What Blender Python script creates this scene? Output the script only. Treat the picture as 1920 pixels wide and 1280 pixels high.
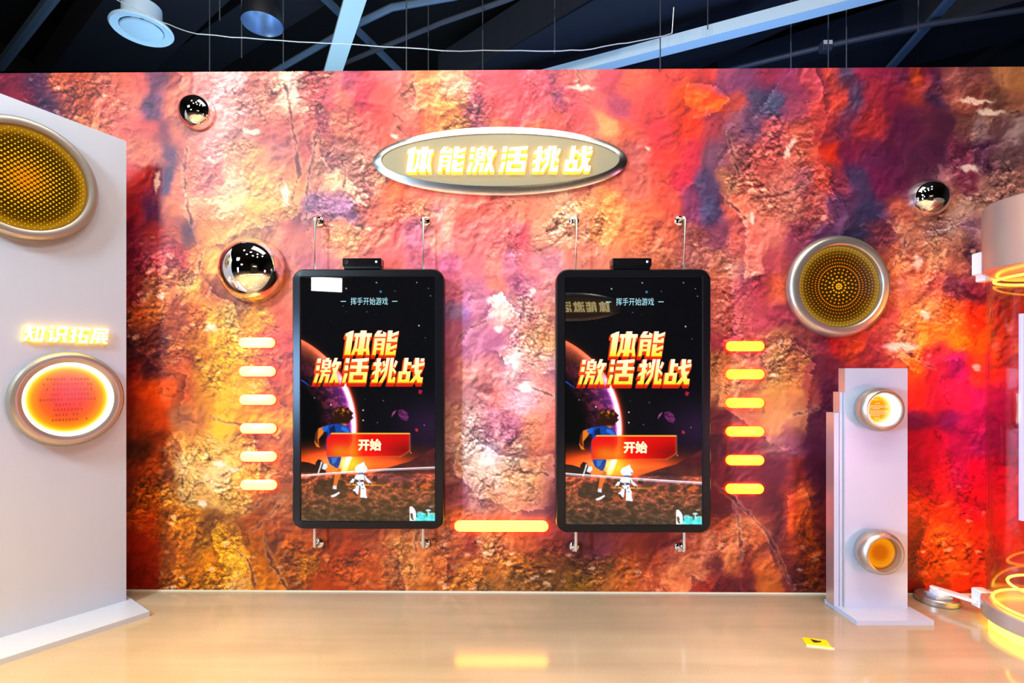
import bpy, math, random
import numpy as np
from mathutils import Vector, Matrix

for o in list(bpy.data.objects):
    bpy.data.objects.remove(o)
SC = bpy.context.scene
COL = SC.collection
R = math.radians
PI = math.pi

# ------------------------------------------------------------------ camera
TH, F, CX, CY, CAMZ = 0.011, 980.0, 926.0, 700.0, 1.09
cam = bpy.data.cameras.new('camera')
cam.sensor_width = 36.0
cam.lens = 36.0 * F / 1920.0
cam.shift_x = (960.0 - CX) / 1920.0
cam.shift_y = (CY - 640.0) / 1920.0
cam.clip_start = 0.02
camo = bpy.data.objects.new('camera', cam)
camo.location = (0, 0, CAMZ)
camo.rotation_euler = (R(90), 0, TH)
COL.objects.link(camo)
SC.camera = camo

# ------------------------------------------------------------------ world, exposure
SC.view_settings.view_transform = 'Standard'
SC.view_settings.look = 'None'
SC.view_settings.exposure = 0.0
SC.view_settings.gamma = 1.0
SC.view_settings.use_curve_mapping = False
w = bpy.data.worlds.new('world')
SC.world = w
w.use_nodes = True
w.node_tree.nodes['Background'].inputs[0].default_value = (0.55, 0.62, 0.8, 1)
w.node_tree.nodes['Background'].inputs[1].default_value = 0.012
SC.cycles.max_bounces = 8
SC.cycles.transparent_max_bounces = 12
SC.cycles.sample_clamp_indirect = 6.0
SC.cycles.caustics_reflective = False
SC.cycles.caustics_refractive = False


def area(name, loc, target, sx, sy, power, color, spread=180):
    l = bpy.data.lights.new(name, 'AREA')
    l.shape = 'RECTANGLE'
    l.size, l.size_y = sx, sy
    l.energy = power
    l.color = color
    l.spread = R(spread)
    o = bpy.data.objects.new(name, l)
    o.location = loc
    d = Vector(target) - Vector(loc)
    o.rotation_euler = d.to_track_quat('-Z', 'Y').to_euler()
    COL.objects.link(o)
    return o


for i, (lx_, ly_, pw_) in enumerate([(-2.0, 0.5, 40), (-0.7, 0.2, 50), (0.75, 0.2, 50), (2.0, 0.5, 34), (-1.3, -0.9, 30), (0.2, -1.0, 34), (1.5, -0.9, 26)]):
    area('ceiling_spot_%d' % i, (lx_, ly_, 4.9), (lx_ * 0.75, 2.4, 1.1), 0.22, 0.22, pw_ * 0.9, (1.0, 0.94, 0.88))
area('ceiling_lamp_wash', (0.0, 1.75, 4.3), (0.0, 2.3, 1.0), 2.0, 0.7, 24, (1.0, 0.97, 0.93))
area('added_floor_fill_left', (-1.25, 0.2, 4.6), (-1.25, 0.35, 0.0), 0.3, 0.3, 118, (1.0, 0.60, 0.17), 52)  # added overhead fill, brightens and yellows the front floor
area('added_floor_fill_right', (1.3, 0.2, 4.6), (1.3, 0.35, 0.0), 0.3, 0.3, 96, (1.0, 0.74, 0.58), 52)  # added overhead fill, warms the front floor on the right
area('lit_panel_rear', (-2.02, -1.1, 2.13), (-0.7, 2.5, 1.2), 0.34, 0.16, 5, (1.0, 0.97, 0.9), 120)
area('cyan_lamp_low_left', (-2.7, -0.6, 1.1), (1.6, 2.4, 0.8), 0.25, 0.8, 52, (0.34, 0.60, 1.0), 70)
area('added_pink_fill_low_right', (2.3, 0.75, 0.6), (1.72, 2.38, 0.35), 0.2, 0.3, 2.4, (1.0, 0.36, 0.5), 75)  # added fill, tints the lower pillar and nearby floor pink
area('sky_lamp_left', (-2.9, -0.7, 3.3), (-2.2, 1.8, 1.2), 0.6, 0.6, 92, (0.58, 0.83, 1.0), 110)
area('added_pink_fill_right', (2.6, 0.4, 1.0), (-1.8, 2.2, 0.7), 0.3, 0.5, 2.5, (1.0, 0.32, 0.6), 80)  # added fill, gives the left board its pink tint
area('blue_lamp_behind', (1.6, 4.2, 2.4), (1.6, 4.9, 5.0), 3.0, 1.0, 66, (0.27, 0.48, 1.0))
area('cyan_lamp_behind', (-1.8, 4.4, 2.4), (-1.8, 4.7, 5.0), 2.6, 1.0, 50, (0.5, 0.78, 1.0))

# ------------------------------------------------------------------ projection helpers (pixel of the photo -> place in the room)
ct, st = math.cos(TH), math.sin(TH)


def P(px, py, d):
    xc, zc = (px - CX) / F * d, (CY - py) / F * d
    return Vector((xc * ct - d * st, xc * st + d * ct, CAMZ + zc))


def on_y(px, py, y):
    q = (px - CX) / F
    return P(px, py, y / (ct + q * st))


def on_z(px, py, z):
    return P(px, py, (z - CAMZ) * F / (CY - py))


def lin(h, a=1.0):
    h = h.lstrip('#')
    c = [int(h[i:i + 2], 16) / 255 for i in (0, 2, 4)]
    return tuple((x / 12.92 if x <= 0.04045 else ((x + 0.055) / 1.055) ** 2.4) for x in c) + (a,)


# ------------------------------------------------------------------ materials
def mat(name, base=(0.5, 0.5, 0.5, 1), rough=0.5, metal=0.0, noise=0.0, nscale=40.0, bump=0.0, bscale=200.0,
        emis=None, estr=0.0, attr=None, spec=0.5, coat=0.0, trans=0.0, stretch=None):
    m = bpy.data.materials.new(name)
    m.use_nodes = True
    nt = m.node_tree
    b = nt.nodes['Principled BSDF']
    b.inputs['Base Color'].default_value = base
    b.inputs['Roughness'].default_value = rough
    b.inputs['Metallic'].default_value = metal
    b.inputs['Specular IOR Level'].default_value = spec
    b.inputs['Coat Weight'].default_value = coat
    b.inputs['Transmission Weight'].default_value = trans
    tc = nt.nodes.new('ShaderNodeTexCoord')
    mp = nt.nodes.new('ShaderNodeMapping')
    if stretch:
        mp.inputs['Scale'].default_value = stretch
    nt.links.new(tc.outputs['Object'], mp.inputs[0])
    if noise > 0:
        n = nt.nodes.new('ShaderNodeTexNoise')
        n.inputs['Scale'].default_value = nscale
        n.inputs['Detail'].default_value = 4
        nt.links.new(mp.outputs[0], n.inputs['Vector'])
        mx = nt.nodes.new('ShaderNodeMix')
        mx.data_type = 'RGBA'
        mx.inputs[6].default_value = tuple(c * (1 - noise) for c in base[:3]) + (1,)
        mx.inputs[7].default_value = tuple(min(1, c * (1 + noise)) for c in base[:3]) + (1,)
        nt.links.new(n.outputs['Fac'], mx.inputs[0])
        nt.links.new(mx.outputs[2], b.inputs['Base Color'])
    if bump > 0:
        n2 = nt.nodes.new('ShaderNodeTexNoise')
        n2.inputs['Scale'].default_value = bscale
        n2.inputs['Detail'].default_value = 3
        nt.links.new(mp.outputs[0], n2.inputs['Vector'])
        bp = nt.nodes.new('ShaderNodeBump')
        bp.inputs['Strength'].default_value = bump
        bp.inputs['Distance'].default_value = 0.002
        nt.links.new(n2.outputs['Fac'], bp.inputs['Height'])
        nt.links.new(bp.outputs[0], b.inputs['Normal'])
    if emis is not None:
        b.inputs['Emission Color'].default_value = emis
        b.inputs['Emission Strength'].default_value = estr
    if attr:
        a = nt.nodes.new('ShaderNodeAttribute')
        a.attribute_name = 'Col'
        if attr == 'emit':
            nt.links.new(a.outputs['Color'], b.inputs['Emission Color'])
            b.inputs['Emission Strength'].default_value = estr
        else:
            nt.links.new(a.outputs['Color'], b.inputs['Base Color'])
    return m


M = {}
M['silver'] = mat('satin_silver_paint', lin('b6bcc8'), 0.36, 0.25, noise=0.04, nscale=6, bump=0.05, bscale=900, stretch=(1, 1, 0.05))
M['nickel'] = mat('warm_brushed_nickel', (0.46, 0.40, 0.33, 1), 0.34, 0.85)
M['sign_face'] = mat('brushed_champagne_steel', (0.48, 0.41, 0.25, 1), 0.22, 0.45, bump=0.03, bscale=200, stretch=(1, 1, 30))
M['edge'] = mat('polished_cut_edge', lin('e8d8d0'), 0.3, 0.9)
M['chrome'] = mat('mirror_chrome', (0.93, 0.93, 0.93, 1), 0.015, 1.0)
M['steel'] = mat('polished_steel_rod', (0.66, 0.58, 0.45, 1), 0.35, 0.55)
M['black'] = mat('black_satin_frame', (0.004, 0.004, 0.005, 1), 0.25, 0.0, spec=0.22)
M['black_gloss'] = mat('black_gloss_plastic', (0.004, 0.004, 0.005, 1), 0.08, 0.0)
M['dark_gap'] = mat('dark_seam', (0.01, 0.01, 0.01, 1), 0.6)
M['screen'] = mat('lit_screen_picture', (0.002, 0.002, 0.002, 1), 0.012, 0.0, attr='emit', estr=1.2)
M['print'] = mat('backlit_print', (0.02, 0.01, 0.0, 1), 0.15, 0.0, attr='emit', estr=1.0, spec=0.2)
M['print_hot'] = mat('backlit_ring', (0.3, 0.3, 0.3, 1), 0.4, 0.0, attr='emit', estr=3.0)
M['letter_face'] = mat('white_lit_letter_face', (0.8, 0.8, 0.8, 1), 0.4, emis=(1.0, 0.90, 0.45, 1), estr=7.0)
M['letter_side'] = mat('yellow_lit_letter_edge', (0.7, 0.5, 0.05, 1), 0.4, emis=(1.0, 0.58, 0.004, 1), estr=5.0)
M['bar_warm'] = mat('warm_yellow_lit_acrylic', (0.6, 0.5, 0.2, 1), 0.3, emis=(1.0, 0.82, 0.16, 1), estr=1.25)
M['bar_deep'] = mat('deep_yellow_lit_acrylic', (0.5, 0.4, 0.05, 1), 0.3, emis=(1.0, 0.78, 0.008, 1), estr=1.15)
M['bar_mid'] = mat('bright_yellow_lit_acrylic', (0.5, 0.4, 0.05, 1), 0.3, emis=(1.0, 0.60, 0.03, 1), estr=8.0)
M['bar_side'] = mat('red_orange_lit_edge', (0.6, 0.1, 0.02, 1), 0.4, emis=(1.0, 0.035, 0.006, 1), estr=20.0)
M['led_yellow'] = mat('yellow_led_strip', (0.6, 0.5, 0.1, 1), 0.3, emis=(1.0, 0.60, 0.03, 1), estr=7.0)
M['led_white'] = mat('white_led', (0.8, 0.8, 0.8, 1), 0.3, emis=(1.0, 0.95, 0.85, 1), estr=5.0)
M['neon_violet'] = mat('violet_white_neon', (0.2, 0.2, 0.25, 1), 0.3, emis=(0.52, 0.50, 1.0, 1), estr=1.25)
M['neon_line'] = mat('lilac_white_floor_led', (0.8, 0.8, 0.9, 1), 0.3, emis=(0.95, 0.85, 1.0, 1), estr=34.0)
M['white_plastic'] = mat('white_plastic', lin('eeeae6'), 0.35, 0.0)
M['vent'] = mat('pale_blue_white_enamel', lin('c4dcf0'), 0.25, 0.0)
M['beam_pale'] = mat('pale_painted_steel', lin('d6e8ea'), 0.5, 0.0)
M['strut_blue'] = mat('blue_grey_steel_strut', lin('56687e'), 0.45, 0.0)
M['strut_dark'] = mat('dark_grey_steel_pipe', lin('4a4c58'), 0.5, 0.2)
M['duct'] = mat('charcoal_duct_sheet', lin('22242e'), 0.6, 0.0, noise=0.1, nscale=3)
M['ceiling'] = mat('black_painted_soffit', lin('0c0c10'), 0.9)
M['dark_wall'] = mat('black_painted_partition', lin('101014'), 0.8)
M['wire'] = mat('thin_grey_wire', lin('55555c'), 0.5, 0.4)
M['fairy'] = mat('silvery_string', lin('cfcfd0'), 0.3, 0.6, emis=(0.9, 0.95, 1, 1), estr=0.25)
M['shade'] = mat('dark_lamp_shade', lin('1a1c22'), 0.4, 0.2)
M['sticker'] = mat('yellow_floor_plate', lin('f2b800'), 0.35)
M['sticker_dark'] = mat('dark_brown_mark', lin('2a1208'), 0.5)
M['sticker_edge'] = mat('pale_yellow_edge', lin('fff0a0'), 0.3)
M['caulk'] = mat('pale_caulk_line', lin('d8c8a8'), 0.6)
M['cap'] = mat('champagne_metal_cap', lin('c8b4a4'), 0.33, 0.6)


def thin_clear(name, tint, ior):
    m = bpy.data.materials.new(name)
    m.use_nodes = True
    nt = m.node_tree
    nt.nodes.remove(nt.nodes['Principled BSDF'])
    tr = nt.nodes.new('ShaderNodeBsdfTransparent')
    tr.inputs[0].default_value = tint
    gl = nt.nodes.new('ShaderNodeBsdfGlossy')
    gl.inputs['Roughness'].default_value = 0.02
    lw = nt.nodes.new('ShaderNodeLayerWeight')
    lw.inputs['Blend'].default_value = 0.5
    pw = nt.nodes.new('ShaderNodeMath')
    pw.operation = 'POWER'
    pw.inputs[1].default_value = 5.0
    nt.links.new(lw.outputs['Facing'], pw.inputs[0])
    fr = nt.nodes.new('ShaderNodeMath')
    fr.operation = 'MULTIPLY_ADD'
    fr.inputs[1].default_value = 0.7
    fr.inputs[2].default_value = ior
    nt.links.new(pw.outputs[0], fr.inputs[0])
    mx = nt.nodes.new('ShaderNodeMixShader')
    nt.links.new(fr.outputs[0], mx.inputs[0])
    nt.links.new(tr.outputs[0], mx.inputs[1])
    nt.links.new(gl.outputs[0], mx.inputs[2])
    nt.links.new(mx.outputs[0], nt.nodes['Material Output'].inputs[0])
    return m


M['glass'] = thin_clear('clear_acrylic_tube', (0.97, 0.93, 0.94, 1), 0.045)


# ------------------------------------------------------------------ mesh builder
class MB:
    def __init__(s):
        s.v, s.f, s.m, s.c, s.mats = [], [], [], [], []
        s.smooth = []

    def mi(s, m):
        if m not in s.mats:
            s.mats.append(m)
        return s.mats.index(m)

    def add(s, verts, faces, m, col=None, smooth=False):
        b = len(s.v)
        k = s.mi(m)
        s.v += [tuple(p) for p in verts]
        if col is None:
            s.c += [(1, 1, 1, 1)] * len(verts)
        elif isinstance(col[0], (tuple, list)):
            s.c += [tuple(c) for c in col]
        else:
            s.c += [tuple(col)] * len(verts)
        for f in faces:
            s.f.append(tuple(b + i for i in f))
            s.m.append(k)
            s.smooth.append(smooth)

    def box(s, x0, x1, y0, y1, z0, z1, m, bev=0.0, left=None):
        if left is not None:
            v = [(x0, y0, z0), (x1, y0, z0), (x1, y1, z0), (x0, y1, z0), (x0, y0, z1), (x1, y0, z1), (x1, y1, z1), (x0, y1, z1)]
            s.add(v, [(0, 3, 2, 1), (4, 5, 6, 7), (0, 1, 5, 4), (1, 2, 6, 5), (2, 3, 7, 6)], m)
            s.add(v, [(3, 0, 4, 7)], left)
        elif bev <= 0:
            v = [(x0, y0, z0), (x1, y0, z0), (x1, y1, z0), (x0, y1, z0), (x0, y0, z1), (x1, y0, z1), (x1, y1, z1), (x0, y1, z1)]
            s.add(v, [(0, 3, 2, 1), (4, 5, 6, 7), (0, 1, 5, 4), (1, 2, 6, 5), (2, 3, 7, 6), (3, 0, 4, 7)], m)
        else:
            # stacked rounded outline with chamfered top and bottom
            def ring(i, z):
                a = bev
                return [(x0 + i + a, y0 + i, z), (x1 - i - a, y0 + i, z), (x1 - i, y0 + i + a, z), (x1 - i, y1 - i - a, z),
                        (x1 - i - a, y1 - i, z), (x0 + i + a, y1 - i, z), (x0 + i, y1 - i - a, z), (x0 + i, y0 + i + a, z)]
            s.loft([ring(bev * .6, z0), ring(0, z0 + bev * .6), ring(0, z1 - bev * .6), ring(bev * .6, z1)], m, True, True)

    def loft(s, rings, m, cap0=False, cap1=False, smooth=False, cols=None):
        n = len(rings[0])
        v, c = [], []
        for i, r in enumerate(rings):
            v += r
            if cols:
                c += [cols[i]] * n
        fs = []
        for i in range(len(rings) - 1):
            for j in range(n):
                k = (j + 1) % n
                fs.append((i * n + j, i * n + k, (i + 1) * n + k, (i + 1) * n + j))
        if cap0:
            fs.append(tuple(reversed(range(n))))
        if cap1:
            fs.append(tuple((len(rings) - 1) * n + j for j in range(n)))
        s.add(v, fs, m, c if cols else None, smooth)

    def lathe(s, prof, m, n=64, axis='y', c=(0, 0, 0), smooth=True, sx=1.0, sz=1.0, cols=None, cap0=False, cap1=False):
        """prof: (radius, advance) ; axis 'y' advances towards -y, axis 'z' upwards"""
        rings = []
        for r, d in prof:
            rr = []
            for i in range(n):
                a = 2 * PI * i / n
                if axis == 'y':
                    rr.append((c[0] + r * sx * math.cos(a), c[1] - d, c[2] + r * sz * math.sin(a)))
                else:
                    rr.append((c[0] + r * sx * math.cos(a), c[1] + r * sz * math.sin(a), c[2] + d))
            rings.append(rr)
        s.loft(rings, m, cap0, cap1, smooth, cols)

    def tube(s, pts, r, m, n=8, closed=False):
        pts = [Vector(p) for p in pts]
        rings = []
        up = Vector((0, 0, 1))
        N = len(pts)
        for i, p in enumerate(pts):
            if closed:
                t = (pts[(i + 1) % N] - pts[i - 1]).normalized()
            else:
                t = (pts[min(i + 1, N - 1)] - pts[max(i - 1, 0)]).normalized()
            a = t.cross(up)
            if a.length < 1e-3:
                a = t.cross(Vector((0, 1, 0)))
            a.normalize()
            b = t.cross(a).normalized()
            rings.append([tuple(p + a * r * math.cos(2 * PI * k / n) + b * r * math.sin(2 * PI * k / n)) for k in range(n)])
        if closed:
            rings.append(rings[0])
        s.loft(rings, m, not closed, not closed, True)

    def beam(s, p0, p1, wd, ht, m_side, m_bot=None):
        p0, p1 = Vector(p0), Vector(p1)
        t = (p1 - p0).normalized()
        a = t.cross(Vector((0, 0, 1)))
        if a.length < 1e-3:
            a = Vector((1, 0, 0))
        a.normalize()
        u = a.cross(t).normalized()
        v = []
        for p in (p0, p1):
            for sa, su in ((-1, -1), (1, -1), (1, 1), (-1, 1)):
                v.append(tuple(p + a * wd / 2 * sa + u * ht / 2 * su))
        s.add(v, [(0, 1, 5, 4)], m_bot or m_side)
        s.add(v, [(1, 2, 6, 5), (2, 3, 7, 6), (3, 0, 4, 7), (0, 3, 2, 1), (4, 5, 6, 7)], m_side)

    def build(s, name, parent=None, loc=None, rz=0.0, fix=True):
        me = bpy.data.meshes.new(name)
        me.from_pydata(s.v, [], s.f)
        for m in s.mats:
            me.materials.append(m)
        me.polygons.foreach_set('material_index', s.m)
        me.polygons.foreach_set('use_smooth', s.smooth)
        at = me.color_attributes.new('Col', 'FLOAT_COLOR', 'POINT')
        at.data.foreach_set('color', np.array(s.c, dtype=np.float32).ravel())
        me.update()
        me.set_sharp_from_angle(angle=R(33))
        return link(name, me, parent, loc, rz)


def link(name, me, parent=None, loc=None, rz=0.0):
    o = bpy.data.objects.new(name, me)
    COL.objects.link(o)
    if parent is not None:
        o.parent = parent
    if loc is not None:
        o.location = loc
    o.rotation_euler = (0, 0, rz)
    return o


def tag(o, label, cat, group=None):
    o['label'] = label
    o['category'] = cat
    if group:
        o['group'] = group
    return o


def thing(name, label, cat, loc=(0, 0, 0), rz=0.0, group=None):
    o = bpy.data.objects.new(name, None)
    o.empty_display_size = 0.05
    COL.objects.link(o)
    o.location = loc
    o.rotation_euler = (0, 0, rz)
    return tag(o, label, cat, group)


def struct(o):
    o['kind'] = 'structure'
    return o


def copy_tree(o, parent=None):
    c = o.copy()
    COL.objects.link(c)
    if parent is not None:
        c.parent = parent
    for ch in [x for x in COL.objects if x.parent == o]:
        copy_tree(ch, c)
    return c


# ------------------------------------------------------------------ noise
def _hash(ix, iy, seed):
    h = (ix.astype(np.int64) * 374761393 + iy.astype(np.int64) * 668265263 + seed * 974711) & 0xFFFFFFFF
    h = ((h ^ (h >> 13)) * 1274126177) & 0xFFFFFFFF
    h = h ^ (h >> 16)
    return (h & 0xFFFF) / 65535.0


def vnoise(x, y, seed):
    ix, iy = np.floor(x), np.floor(y)
    fx, fy = x - ix, y - iy

    def g(ax, ay):
        a = _hash(ix + ax, iy + ay, seed) * 2 * PI
        return np.cos(a) * (fx - ax) + np.sin(a) * (fy - ay)
    ux = fx * fx * fx * (fx * (fx * 6 - 15) + 10)
    uy = fy * fy * fy * (fy * (fy * 6 - 15) + 10)
    a = g(0, 0) * (1 - ux) + g(1, 0) * ux
    b = g(0, 1) * (1 - ux) + g(1, 1) * ux
    return (a * (1 - uy) + b * uy) * 1.5


def fbm(x, y, seed, octv=5, gain=0.5, ridged=False):
    s, a, t = 0, 1.0, 0.0
    for i in range(octv):
        n = vnoise(x * 2 ** i + 17.3 * i, y * 2 ** i - 9.1 * i, seed + i * 31)
        if ridged:
            n = 1 - 2 * np.abs(n)
        s = s + n * a
        t += a
        a *= gain
    return s / t


def worley(x, y, seed):
    ix, iy = np.floor(x), np.floor(y)
    f1 = np.full(x.shape, 9.0)
    f2 = np.full(x.shape, 9.0)
    cid = np.zeros(x.shape)
    for ax in (-1, 0, 1):
        for ay in (-1, 0, 1):
            cx = ix + ax + _hash(ix + ax, iy + ay, seed)
            cy = iy + ay + _hash(ix + ax, iy + ay, seed + 7)
            d = np.hypot(cx - x, cy - y)
            h = _hash(ix + ax, iy + ay, seed + 19)
            nearer = d < f1
            f2 = np.where(nearer, f1, np.minimum(f2, d))
            cid = np.where(nearer, h, cid)
            f1 = np.where(nearer, d, f1)
    return f1, f2, cid


def grid_faces(nx, ny):
    i = np.arange(ny - 1)[:, None] * nx + np.arange(nx - 1)[None, :]
    return np.stack([i, i + nx, i + nx + 1, i + 1], -1).reshape(-1, 4)


def grid_mesh(name, verts, faces, cols, material):
    me = bpy.data.meshes.new(name)
    nv, nf = len(verts), len(faces)
    me.vertices.add(nv)
    me.vertices.foreach_set('co', verts.astype(np.float32).ravel())
    me.loops.add(nf * 4)
    me.loops.foreach_set('vertex_index', faces.astype(np.int32).ravel())
    me.polygons.add(nf)
    me.polygons.foreach_set('loop_start', np.arange(nf, dtype=np.int32) * 4)
    at = me.color_attributes.new('Col', 'FLOAT_COLOR', 'POINT')
    at.data.foreach_set('color', cols.astype(np.float32).ravel())
    me.materials.append(material)
    me.update(calc_edges=True)
    me.validate()
    return me


def to_lin(c):
    return np.where(c <= 0.04045, c / 12.92, ((np.clip(c, 0, 2) + 0.055) / 1.055) ** 2.4)


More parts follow.
